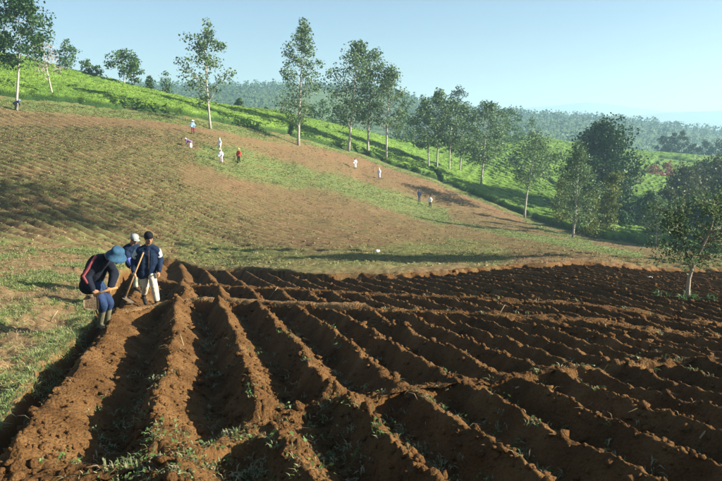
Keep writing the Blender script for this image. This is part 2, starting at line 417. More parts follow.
# ------------------------------------------------------------------ masks of what grows where (given in photo pixels, used on the ground)
def seg_mask(u, v, pts, wid):
    d = np.full(np.shape(u), 1e9)
    for (a, b_), (c_, e_) in zip(pts[:-1], pts[1:]):
        L = (c_ - a) ** 2 + (e_ - b_) ** 2
        t = np.clip(((u - a) * (c_ - a) + (v - b_) * (e_ - b_)) / L, 0, 1)
        d = np.minimum(d, np.hypot(u - a - t * (c_ - a), v - b_ - t * (e_ - b_)))
    return 1 - sstep(wid * 0.55, wid * 1.3, d)
def masks(x, y, z):
    u, v = project(x, y, z)
    r = np.hypot(x, y); az = np.arctan2(x, y); br = border_r(az)
    n1 = fbm(x * 0.35, y * 0.35, 101, 3); n2 = fbm(x * 1.6, y * 1.6, 111, 3)
    s, t = st_of(x, y)
    onfield = r < br
    patch = np.maximum(seg_mask(u + 6 * n1, v + 4 * n1, [(205, 156), (235, 156), (275, 168), (330, 182), (380, 197), (440, 216)], 10),
                       seg_mask(u, v + 3 * n1, [(225, 162), (300, 178)], 13))
    verge = sstep(0.925, 0.95, r / br + 0.008 * n2) * sstep(330, 230, u)
    verge = np.maximum(verge, sstep(0.965, 0.985, r / br + 0.01 * n2))
    lowgreen = np.maximum(seg_mask(u, v + 4 * n1, [(190, 252), (260, 258), (330, 262), (400, 258), (460, 252), (500, 260)], 13) * 0.5,
                          seg_mask(u, v, [(500, 232), (560, 243), (600, 250), (640, 257)], 3.5))
    lowgreen = np.maximum(lowgreen, seg_mask(u, v, [(505, 203), (540, 228), (590, 243)], 3.0) * 0.8)
    lowgreen = np.maximum(lowgreen, seg_mask(u, v, [(395, 202), (440, 219), (500, 233)], 2.5) * 0.5)
    green = np.maximum(np.maximum(patch * 0.9, verge), lowgreen) * np.clip(0.85 + 0.9 * n2, 0.15, 1)
    # left bank near the men: weeds in patches
    bank = (1 - sstep(24, 34, r)) * (t < LEFT_T + 0.1)
    green = np.maximum(green, bank * sstep(-0.09, 0.30, fbm(x * 0.7 + 9, y * 0.7, 121, 3) + 0.4 * n2))
    bare = sstep(200, 280, u + 60 * n1) * sstep(8, -8, (v - 262)) * 0.9
    bare = np.maximum(bare, seg_mask(u, v, [(0, 122), (90, 121), (170, 126), (230, 133), (300, 148)], 4.5))
    bare = np.maximum(bare, seg_mask(u + 5 * n1, v, [(190, 175), (260, 190), (340, 210), (420, 226)], 12))
    far = sstep(1.0, 1.03, r / br)
    return dict(u=u, v=v, r=r, az=az, br=br, green=np.clip(green, 0, 1) * onfield, bare=np.clip(bare, 0, 1), far=far, n1=n1, n2=n2, s=s, t=t)
def inside_plough(s, t, m=0.0): return (t > LEFT_T + m) & (s < field_end(t) - m) & (s > 1.0)

# ------------------------------------------------------------------ ground sheet
rr = [1.3]
while rr[-1] < 2600:
    q = rr[-1]
    if q < 28: dr = min(max(q * q / 900.0, 0.035), 0.34)
    elif q < 92: dr = 0.25
    elif q < 118: dr = 0.40
    elif q < 270: dr = 1.2
    else: dr = q * 0.07
    rr.append(q + dr)
rr = np.array(rr)
azs = np.concatenate([np.radians(np.arange(-180, -36, 6.0)), np.radians(np.arange(-36, -29.0, 0.5)),
                      np.radians(np.arange(-29.0, 29.0, 0.135)), np.radians(np.arange(29.0, 40, 0.5)), np.radians(np.arange(40, 180.1, 5.0))])
RR, AA = np.meshgrid(rr, azs, indexing='ij')
GX = RR * np.sin(AA); GY = RR * np.cos(AA); GZ = ground_z(GX, GY)
mk = masks(GX, GY, GZ)
inp = inside_plough(mk['s'], mk['t'])
edge_l = sstep(LEFT_T + 0.02, LEFT_T + 0.20, mk['t'] + 0.10 * fbm(mk['s'] * 1.1, mk['t'], 131, 2) + 0.05 * fbm(mk['s'] * 6, mk['t'] * 6, 133, 2)) * sstep(1.0, 2.0, mk['s'])
edge_f = sstep(0.15, 0.6, field_end(mk['t']) - mk['s'])
drop = edge_l * edge_f
infield = (mk['r'] < mk['br']) & (drop < 0.5)
ph = row_phase(GX, GY); fr_ = np.abs(ph - np.floor(ph) - 0.5) * 2          # 0 at the bed centre
rows_on = sstep(24, 34, mk['r']) * (1 - sstep(0.90, 0.94, mk['r'] / mk['br'])) * (1 - 0.5 * mk['bare'])
rowh = sstep(0.95, 0.35, fr_)
amp = np.where(mk['r'] < 140, 1, 0)
GZ = GZ + amp * (1 - mk['far']) * (0.20 * (rowh - 0.5) * rows_on * np.clip(0.95 + 0.5 * fbm(GX * 1.5, GY * 1.5, 145, 2), 0.2, 1.3) + 0.05 * mk['n2'] * (0.4 + 0.6 * sstep(10, 30, mk['r'])) + 0.10 * fbm(GX * 0.5, GY * 0.5, 141, 2) * (1 - drop)
     + 0.035 * fbm(GX * 6, GY * 6, 151, 2) * (1 - sstep(30, 50, mk['r'])))
GZ = GZ - 0.56 * drop
# a terrace step and rough hollows on the weedy bank left of the trench
bankm = (1 - sstep(14, 22, mk['r'])) * (mk['t'] < LEFT_T)
lip = sstep(LEFT_T - 1.2, LEFT_T + 0.3, mk['t']) * (mk['t'] < LEFT_T + 0.4) * (mk['s'] < field_end(mk['t'])) * (mk['s'] > 0)
GZ = GZ + bankm * 0.17 * fbm(GX * 1.0, GY * 1.0, 161, 3) - 0.11 * lip + (lip > 0) * (0.05 * domes(GX * 5, GY * 5, 163) + 0.03 * domes(GX * 11, GY * 11, 167))
rowgreen = rows_on * sstep(0.62, 0.2, fr_) * np.clip(0.85 + 0.9 * mk['n1'] + 0.5 * mk['n2'], 0, 1) * 0.9
soilm = np.maximum(np.clip(drop * 6, 0, 1), sstep(LEFT_T - 0.15, LEFT_T + 0.1, mk['t'] + 0.12 * mk['n2']) * (mk['s'] < field_end(mk['t'])) * (mk['s'] > 0) * 0.5)
V = np.stack([GX, GY, GZ], -1).reshape(-1, 3)
ground = mesh_np('ground', V, grid_faces(len(rr), len(azs)), M['ground'], smooth=True,
                 attrs=dict(gap=rows_on * sstep(0.45, 0.85, fr_) * 0.85, green=mk['green'] * (1 - drop), bare=mk['bare'], rowgreen=rowgreen, soil=soilm, far=mk['far']))
tag(ground, kind='structure')
def surf_z(x, y):
    """ground height with beds (no ploughing)"""
    return ground_z(x, y)

# ------------------------------------------------------------------ ridges, each one its own piece
plough = empty('ploughed_field', (0, 0, 0)); tag(plough, kind='structure')
def ridge_strip(b, k):
    f0, f1, ph, amp = BLK[b]
    if k + 1 >= len(TCB[b]): return
    tc = ph + TCB[b][k]; PER = TCB[b][k + 1] - TCB[b][k]
    # strip from furrow bottom to furrow bottom (crest at 0, bottoms at -0.39 and +0.61)
    def rs(t): return float(f0(np.array([t]))[0]), float(f1(np.array([t]))[0])
    s0, s1 = rs(tc)
    if s1 - s0 < 0.6: return
    def inframe(s): return tc < 0.97 * s + 2.0
    ss = [s0]
    while ss[-1] < s1:
        x, y = xy_of(ss[-1], tc); d = max(math.hypot(x, y), 2.0)
        ss.append(ss[-1] + max(0.022, d * 0.0042))
    ss = np.array(ss); sg = (ss - s0) / (ss[-1] - s0)
    keep = np.array([inframe(s) for s in ss])
    if keep.sum() < 4: return
    sg = sg[keep]
    dm = math.hypot(*xy_of(max(0.5 * (s0 + s1) - 1.5, ss[keep][0]), tc))
    nt_ = int(np.clip(PER / (dm * 0.0024), 14, 66))
    tl = ph + kappa_inv(np.linspace(k - 0.42, k + 0.64, nt_), b)
    SG, TL = np.meshgrid(sg, tl, indexing='ij')
    a0 = f0(TL) - (0.16 if b else 0); a1 = f1(TL) + (0.16 if b < 3 else 0.07)
    if b == 3: a1 = a1 + 0.05
    S = a0 + (a1 - a0) * SG
    T = TL + wob(S, TL)
    T = np.maximum(T, LEFT_T + 0.02)
    X, Y = xy_of(S, T)
    Z = ground_z(X, Y) + plough_h(S, T, b)
    if b == 3:
        Z -= 0.05 * sstep(0.12, 0.0, a1 - S)
    # seen strip edges tuck under the neighbour
    Z[:, 0] -= 0.03; Z[:, -1] -= 0.03
    mesh_np('soil_ridge', np.stack([X, Y, Z], -1).reshape(-1, 3), grid_faces(len(sg), nt_), M['soil'], plough, smooth=True)
for b, (k0, k1) in enumerate(((2, 20), (2, 21), (2, 38), (2, 56))):
    for k in range(k0, k1): ridge_strip(b, k)
# trodden cross path where the men work, lying over the ridge ends
def path_strip(fn, t0, t1, wid, b):
    tt = np.arange(t0, t1, 0.035); dd = np.linspace(-wid, wid, 16)
    T, D = np.meshgrid(tt, dd, indexing='ij'); S = fn(T) + D - 0.10 * fbm(T * 1.6, T * 0, 61 + b, 2)
    X, Y = xy_of(S, T)
    Z = ground_z(X, Y) + 0.27 - 0.30 + 0.02 + 0.03 * fbm(X * 2.5, Y * 2.5, 71, 2) + 0.02 * fbm(X * 9, Y * 9, 75, 2) - 0.16 * (np.abs(D) / wid) ** 3
    mesh_np('earth_path', np.stack([X, Y, Z], -1).reshape(-1, 3), grid_faces(len(tt), 16), M['path'], plough, smooth=True)
path_strip(path1, -1.3, 3.6, 0.36, 1)
def plough_surface(x, y):
    s, t = st_of(x, y); s = np.asarray(s); t = np.asarray(t)
    bl = (s > path2(t)).astype(int) + (s > path1(t)) + (s > path3(t))
    h = np.zeros_like(s)
    for b in range(4):
        m_ = bl == b
        if m_.any(): h[m_] = plough_h(s[m_], t[m_], b)
    return ground_z(x, y) + h

# ------------------------------------------------------------------ scattered pieces helper
ICO_V = np.array([(0, 0, 1), (0.894, 0, 0.447), (0.276, 0.851, 0.447), (-0.724, 0.526, 0.447), (-0.724, -0.526, 0.447), (0.276, -0.851, 0.447),
                  (0.724, 0.526, -0.447), (-0.276, 0.851, -0.447), (-0.894, 0, -0.447), (-0.276, -0.851, -0.447), (0.724, -0.526, -0.447), (0, 0, -1)])
ICO_F = np.array([(0, 1, 2), (0, 2, 3), (0, 3, 4), (0, 4, 5), (0, 5, 1), (1, 6, 2), (2, 7, 3), (3, 8, 4), (4, 9, 5), (5, 10, 1),
                  (6, 7, 2), (7, 8, 3), (8, 9, 4), (9, 10, 5), (10, 6, 1), (11, 7, 6), (11, 8, 7), (11, 9, 8), (11, 10, 9), (11, 6, 10)])
def lumps(name, P, size, mat, parent=None, flat=0.7, jit=0.28, smooth=False):
    n = len(P)
    V = ICO_V[None] * (1 + jit * rng.uniform(-1, 1, (n, 12, 1)))
    a = rng.uniform(0, 6.28, n); ca, sa = np.cos(a)[:, None], np.sin(a)[:, None]
    sx = rng.uniform(0.7, 1.3, (n, 1)); 
    x = V[..., 0] * sx; y = V[..., 1] / sx; z = V[..., 2] * flat
    W = np.stack([x * ca - y * sa, x * sa + y * ca, z], -1) * np.asarray(size)[:, None, None] + P[:, None, :]
    Fc = (ICO_F[None] + (np.arange(n) * 12)[:, None, None]).reshape(-1, 3)
    return mesh_np(name, W.reshape(-1, 3), Fc, mat, parent, smooth=smooth)
def blades(P, h, wdt, lean, nseg=1, up=None):
    """one bent blade (a triangle pair) per point: returns quads (n,4,3)"""
    n = len(P); a = rng.uniform(0, 6.28, n)
    d = np.stack([np.cos(a), np.sin(a), np.zeros(n)], 1); sd = np.stack([-np.sin(a), np.cos(a), np.zeros(n)], 1)
    h = np.broadcast_to(h, n)[:, None]; wdt = np.broadcast_to(wdt, n)[:, None]; ln = (np.broadcast_to(lean, n) * rng.uniform(0.2, 1.3, n))[:, None]
    upv = np.array([[0, 0, 1.0]])
    p0 = P - sd * wdt * 0.3
    p1 = P + d * h * ln * 0.35 + upv * h * 0.6 + sd * wdt * 0.5
    p2 = P + d * h * ln + upv * h * np.clip(1 - ln * 0.35, 0.25, 1)
    p3 = P + d * h * ln * 0.35 + upv * h * 0.6 - sd * wdt * 0.5
    return np.stack([p0, p1, p2, p3], 1)
def quads_obj(name, Q, mat, parent=None):
    n = len(Q)
    return mesh_np(name, Q.reshape(-1, 3), np.arange(n * 4).reshape(n, 4), mat, parent)
def leafquads(C, size, droop=0.0, aspect=0.55, nrm=None):
    """randomly turned leaf shaped quads at points C"""
    n = len(C); size = np.broadcast_to(size, n)[:, None]
    a = rng.normal(size=(n, 3)); a[:, 2] = a[:, 2] * 0.7 - droop; a /= np.linalg.norm(a, axis=1, keepdims=True)
    b_ = rng.normal(size=(n, 3)); b_ -= a * (b_ * a).sum(1, keepdims=True); b_ /= np.linalg.norm(b_, axis=1, keepdims=True)
    c_ = np.cross(a, b_)
    p0 = C - a * size * 0.5; p2 = C + a * size * 0.5
    m_ = C + c_ * size * 0.10
    return np.stack([p0, m_ + b_ * size * aspect * 0.5, p2, m_ - b_ * size * aspect * 0.5], 1)

# ------------------------------------------------------------------ clods on the worked soil
def plough_points(n, smin, smax, power=1.0):
    s = smin * (smax / smin) ** (rng.random(n) ** power); t = LEFT_T + 0.25 + rng.random(n) * (0.97 * s + 1.2 - LEFT_T)
    ok = (s < field_end(t) - 0.2)
    return s[ok], t[ok]
s_, t_ = plough_points(21000, 2.6, 22)
x_, y_ = xy_of(s_, t_)
keepc = rng.random(len(s_)) < (0.35 + 0.65 * sstep(-0.1, 0.4, fbm(x_ * 1.2, y_ * 1.2, 201, 2)))
x_, y_, s_ = x_[keepc], y_[keepc], s_[keepc]
sz = np.exp(rng.normal(-4.35, 0.6, len(x_))) * (0.8 + s_ / 18.0); sz = np.clip(sz, 0.005, 0.06)
z_ = plough_surface(x_, y_) + sz * 0.3
tag(lumps('soil_clods', np.stack([x_, y_, z_], 1), sz, M['clod'], jit=0.35), kind='stuff')

# ------------------------------------------------------------------ weeds, straw and roots in the worked soil
def tufts(P, nb, spread, h, wdt, lean):
    n = len(P)
    Q = np.repeat(P, nb, 0); k = len(Q)
    a = rng.uniform(0, 6.28, k); q = np.sqrt(rng.random(k)) * np.repeat(np.broadcast_to(spread, n), nb)
    Q = Q + np.stack([np.cos(a) * q, np.sin(a) * q, np.zeros(k)], 1)
    hh = np.repeat(np.broadcast_to(h, n), nb) * rng.uniform(0.5, 1.2, k)
    return blades(Q, hh, np.repeat(np.broadcast_to(wdt, n), nb), lean)
def clustered(centres, n_each, sig):
    out = []
    for (u, v, k, sg) in centres:
        X, Y, Z = ray(u, v)
        # meet the bare slope
        lo = 2.0
        for d in np.arange(2.0, 40, 0.05):
            if Z / Y * d <= plane_z(X / Y * d, d): lo = d; break
        out.append(np.array([[X / Y * lo, lo]]) + rng.normal(size=(k, 2)) * np.array([[sg, sg * 1.2]]))
    return np.concatenate(out)
weed_spots = [(100, 462, 26, .22), (130, 445, 22, .2), (215, 450, 40, .26), (245, 440, 40, .22), (262, 455, 24, .2), (150, 470, 14, .15), (175, 430, 16, .2),
              (290, 395, 24, .25), (340, 415, 22, .2), (350, 430, 14, .12), (440, 435, 12, .12), (450, 385, 24, .3), (480, 465, 20, .14), (425, 365, 10, .2),
              (580, 360, 10, .3), (235, 350, 14, .3), (265, 330, 10, .3), (325, 340, 14, .4), (300, 330, 8, .3), (140, 385, 16, .25), (120, 410, 14, .2), (640, 345, 6, .3),
              (380, 440, 8, .15), (520, 400, 10, .25), (560, 420, 6, .2), (200, 330, 6, .2), (690, 355, 8, .3), (310, 470, 10, .15), (60, 450, 8, .15)]
P2 = clustered(weed_spots, 0, 0); s2, t2 = st_of(P2[:, 0], P2[:, 1]); ok = (t2 > LEFT_T + 0.2) & (s2 > 1.5); P2 = P2[ok]
z2 = plough_surface(P2[:, 0], P2[:, 1]) - 0.01
PW = np.column_stack([P2, z2])[rng.random(len(P2)) < 0.9]
BLV = np.repeat(PW[::2], 7, 0); BLV = BLV + rng.normal(size=BLV.shape) * np.array([[.05, .05, .008]]) + np.array([[0, 0, .03]])
tag(quads_obj('broadleaf_weeds', leafquads(BLV, rng.uniform(0.02, 0.045, len(BLV)), 0.3, 0.6), M['weed_leaf']), kind='stuff')
tag(quads_obj('weeds', np.concatenate([tufts(PW, 8, 0.055, 0.055, 0.007, 1.3), tufts(PW[::2], 6, 0.05, 0.035, 0.015, 1.3)]), M['weed']), kind='stuff')
# furrow bottom weeds and litter along the dark sides
s_, t_ = plough_points(2600, 3.0, 22); b_ = (s_ > path2(t_)).astype(int)
keepw = []
for i in range(len(s_)):
    bl = int(s_[i] > path2(t_[i])) + int(s_[i] > path1(t_[i])) + int(s_[i] > path3(t_[i]))
    f_ = float(kappa(t_[i] - BLK[bl][2] - wob(s_[i], t_[i]), bl)) % 1.0
    keepw.append(0.46 < f_ < 0.78)
keepw = np.array(keepw); x_, y_ = xy_of(s_[keepw], t_[keepw])
PF = np.column_stack([x_, y_, plough_surface(x_, y_) - 0.005])
tag(quads_obj('furrow_weeds', tufts(PF, 7, 0.05, 0.075, 0.014, 1.0), M['weed']), kind='stuff')
s_, t_ = plough_points(900, 2.6, 20); x_, y_ = xy_of(s_, t_)
x_ = np.concatenate([x_, P2[::2, 0]]); y_ = np.concatenate([y_, P2[::2, 1]])
PL = np.column_stack([x_, y_, plough_surface(x_, y_) + 0.004])
hh = rng.uniform(0.02, 0.06, len(PL)) * np.where(rng.random(len(PL)) < 0.1, 1.8, 1)
tag(quads_obj('straw_litter', blades(PL, hh, 0.005, 2.4), M['straw']), kind='stuff')

# ------------------------------------------------------------------ weedy bank left of the trench
def polar_points(n, a0, a1, r0, r1):
    a = rng.uniform(R(a0), R(a1), n); r = np.sqrt(rng.uniform(r0 * r0, r1 * r1, n)); return r * np.sin(a), r * np.cos(a)
GRID_R = rr
def mesh_z(x, y):
    """height of the built ground sheet (bilinear in its own grid)"""
    r = np.hypot(x, y); a = np.arctan2(x, y)
    i = np.clip(np.searchsorted(rr, r) - 1, 0, len(rr) - 2); j = np.clip(np.searchsorted(azs, a) - 1, 0, len(azs) - 2)
    fi = (r - rr[i]) / (rr[i + 1] - rr[i]); fj = (a - azs[j]) / (azs[j + 1] - azs[j])
    return (GZ[i, j] * (1 - fi) * (1 - fj) + GZ[i + 1, j] * fi * (1 - fj) + GZ[i, j + 1] * (1 - fi) * fj + GZ[i + 1, j + 1] * fi * fj)
def mesh_a(A, x, y):
    r = np.hypot(x, y); a = np.arctan2(x, y)
    i = np.clip(np.searchsorted(rr, r), 0, len(rr) - 1); j = np.clip(np.searchsorted(azs, a), 0, len(azs) - 1)
    return A[i, j]
x_, y_ = polar_points(26000, -32, -5, 4.5, 27); s_, t_ = st_of(x_, y_)
g = mesh_a(mk['green'], x_, y_); ok = (t_ < LEFT_T - 0.02) & (rng.random(len(x_)) < 0.05 + 0.8 * g)
x_, y_ = x_[ok], y_[ok]
PB = np.column_stack([x_, y_, mesh_z(x_, y_) - 0.01])
dist = np.hypot(x_, y_)
tag(quads_obj('bank_grass', tufts(PB, 9, 0.08, 0.05 + 0.0015 * dist, 0.006 + 0.0006 * dist, 1.1), M['grass']), kind='stuff')
ss_ = rng.uniform(3.2, 15, 1500); tt_ = LEFT_T + 0.10 - np.abs(rng.normal(0, 0.22, 1500)); x_, y_ = xy_of(ss_, tt_)
PB = np.column_stack([x_, y_, mesh_z(x_, y_) - 0.015])
tag(quads_obj('edge_grass', tufts(PB, 8, 0.06, 0.09, 0.010, 1.4), M['grass']), kind='stuff')
x_, y_ = polar_points(9000, -32, -5, 4.5, 27); s_, t_ = st_of(x_, y_); ok = t_ < LEFT_T - 0.02; x_, y_ = x_[ok], y_[ok]
PB = np.column_stack([x_, y_, mesh_z(x_, y_)])
tag(quads_obj('bank_straw', tufts(PB, 2, 0.06, 0.10, 0.008, 1.8), M['straw']), kind='stuff')

# ------------------------------------------------------------------ crop rows and grass on the hill field
x_, y_ = polar_points(230000, -29, 27, 24, 112)
r_ = np.hypot(x_, y_); az_ = np.arctan2(x_, y_); s_, t_ = st_of(x_, y_)
onf = (r_ < border_r(az_) * 0.985) & ~((t_ > LEFT_T - 0.05) & (s_ < field_end(t_) + 0.15))
x_, y_, r_, az_ = x_[onf], y_[onf], r_[onf], az_[onf]
ph_ = row_phase(x_, y_); f_ = np.abs(ph_ - np.floor(ph_) - 0.5) * 2
g = mesh_a(mk['green'], x_, y_); ba = mesh_a(mk['bare'], x_, y_)
clump = np.clip(0.5 + 0.9 * fbm(x_ * 0.35, y_ * 0.35, 211, 3), 0.08, 1)
pc = (f_ < 0.42) * (1 - 0.9 * ba) * clump * 0.95
ok = rng.random(len(x_)) < pc
PC = np.column_stack([x_[ok], y_[ok], mesh_z(x_[ok], y_[ok]) - 0.02]); rc = r_[ok]
tag(quads_obj('crop_rows', tufts(PC, 3, 0.14, 0.08 + 0.0005 * rc, 0.025 + 0.0008 * rc, 1.2), M['crop']), kind='stuff')
ok = (rng.random(len(x_)) < g * 0.28)
PC = np.column_stack([x_[ok], y_[ok], mesh_z(x_[ok], y_[ok]) - 0.02]); rc = r_[ok]
tag(quads_obj('field_grass', tufts(PC, 4, 0.22, 0.06 + 0.0008 * rc, 0.02 + 0.0008 * rc, 1.2), M['grass']), kind='stuff')
ok = (rng.random(len(x_)) < 0.022)
PC = np.column_stack([x_[ok], y_[ok], mesh_z(x_[ok], y_[ok])]); 
tag(lumps('field_clods', PC, rng.uniform(0.03, 0.09, len(PC)), M['field_clod'], flat=0.6), kind='stuff')
x_, y_ = polar_points(14000, -28, 12, 76, 118); r_ = np.hypot(x_, y_); q_ = r_ / border_r(np.arctan2(x_, y_))
ok = (q_ > np.where(x_ < -12, 0.935, 0.972)) & (q_ < 1.0); x_, y_ = x_[ok], y_[ok]
PC = np.column_stack([x_, y_, mesh_z(x_, y_) - 0.02])
tag(quads_obj('verge_grass', tufts(PC, 5, 0.35, 0.16, 0.07, 1.2), M['grass']), kind='stuff')

# ------------------------------------------------------------------ tea
def tea_h(x, y):
    r = np.hypot(x, y); az = np.arctan2(x, y)
    wx = x + 3.5 * fbm(x * 0.03, y * 0.03, 301, 2); wy = y + 3.5 * fbm(x * 0.03 + 7, y * 0.03, 305, 2)
    right = sstep(8, 30, x)
    d0 = np.array([0.447, -0.894]); d1 = np.array([0.80, 0.60])
    c0 = wx * d0[0] + wy * d0[1]; c1 = wx * d1[0] + wy * d1[1]
    per = 2.3
    f0 = c0 / per; f1 = c1 / (per * 1.15)
    g0 = np.abs(f0 - np.floor(f0) - 0.5) * 2; g1 = np.abs(f1 - np.floor(f1) - 0.5) * 2
    g_ = g0 * (1 - right) + g1 * right
    bush = vnoise(wx * 0.95, wy * 0.95, 311)
    prof = sstep(0.97, 0.62, g_ + 0.10 * bush)
    # walking lanes between plots
    lane = np.abs(vnoise(x * 0.045 + 3, y * 0.045, 321)); prof = prof * sstep(0.02, 0.07, lane + 0.02 * bush)
    front = sstep(0.0, 0.9, r - border_r(az) + 0.35 * bush)
    top = (0.95 + 0.17 * bush + 0.10 * fbm(x * 2.2, y * 2.2, 331, 2))
    return prof * front * top, prof * front
taz = np.radians(np.arange(-29.5, 29.5, 0.1))
q = np.linspace(0, 1, 250) ** 1.25
bR = border_r(taz); ext = np.interp(taz, [R(-30), R(-5), R(6), R(14), R(30)], [33, 45, 110, 190, 215])
TR = bR[None] - 0.3 + q[:, None] * ext[None]; TA = np.broadcast_to(taz[None], TR.shape)
TX = TR * np.sin(TA); TY = TR * np.cos(TA); hh, pf = tea_h(TX, TY)
edge = np.ones_like(TR); edge[0] = 0; edge[-1] = 0
TZ = ground_z(TX, TY) + hh * edge - 0.06 + (1 - edge) * -0.5
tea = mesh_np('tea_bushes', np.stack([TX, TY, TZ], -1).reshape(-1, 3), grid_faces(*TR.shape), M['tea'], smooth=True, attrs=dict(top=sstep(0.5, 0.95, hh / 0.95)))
tag(tea, 'bright green clipped tea bushes covering the slopes behind the field', 'tea', kind='stuff')
k = 60000
a_ = rng.uniform(R(-29.5), R(29.5), k); q_ = rng.random(k) ** 1.3; r_ = border_r(a_) + q_ * np.interp(a_, taz, ext)
x_ = r_ * np.sin(a_); y_ = r_ * np.cos(a_); h_, p_ = tea_h(x_, y_); ok = h_ > 0.35
PT = np.column_stack([x_, y_, ground_z(x_, y_) + h_ - 0.02])[ok]
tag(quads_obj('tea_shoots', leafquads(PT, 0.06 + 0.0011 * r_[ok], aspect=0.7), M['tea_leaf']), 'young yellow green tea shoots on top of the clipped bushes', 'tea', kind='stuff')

# ------------------------------------------------------------------ trees
def tube(pts, rads, ns=7, cap=True):
    """tapered tube along a polyline: verts, quad faces"""
    pts = [Vector(p) for p in pts]; V = []; Fq = []
    for i, p in enumerate(pts):
        d = (pts[min(i + 1, len(pts) - 1)] - pts[max(i - 1, 0)]).normalized()
        a = d.cross(Vector((0.31, 0.95, 0.05))).normalized(); b_ = d.cross(a)
        for k_ in range(ns):
            t = 2 * math.pi * k_ / ns; V.append(p + (a * math.cos(t) + b_ * math.sin(t)) * rads[i])
    for i in range(len(pts) - 1):
        for k_ in range(ns):
            Fq.append((i * ns + k_, i * ns + (k_ + 1) % ns, (i + 1) * ns + (k_ + 1) % ns, (i + 1) * ns + k_))
    if cap:
        V.append(pts[0]); V.append(pts[-1]); c0, c1 = len(V) - 2, len(V) - 1; e = (len(pts) - 1) * ns
        for k_ in range(0, ns):
            Fq.append((c0, (k_ + 1) % ns, k_, k_)); Fq.append((c1, e + k_, e + (k_ + 1) % ns, e + (k_ + 1) % ns))
    return V, Fq
class MB:
    def __init__(s): s.V = []; s.F = []
    def add(s, V, Fq):
        o = len(s.V); s.V += [tuple(v) for v in V]; s.F += [tuple(dict.fromkeys(i + o for i in f)) for f in Fq]
    def tube(s, pts, rads, ns=7): s.add(*tube(pts, rads, ns)); return s
    def build(s, name, mat, parent=None, smooth=True):
        me = bpy.data.meshes.new(name); me.from_pydata(s.V, [], s.F); me.materials.append(mat)
        if smooth:
            for p in me.polygons: p.use_smooth = True
        me.update(); o = bpy.data.objects.new(name, me); col.objects.link(o)
        if parent: o.parent = parent
        return o

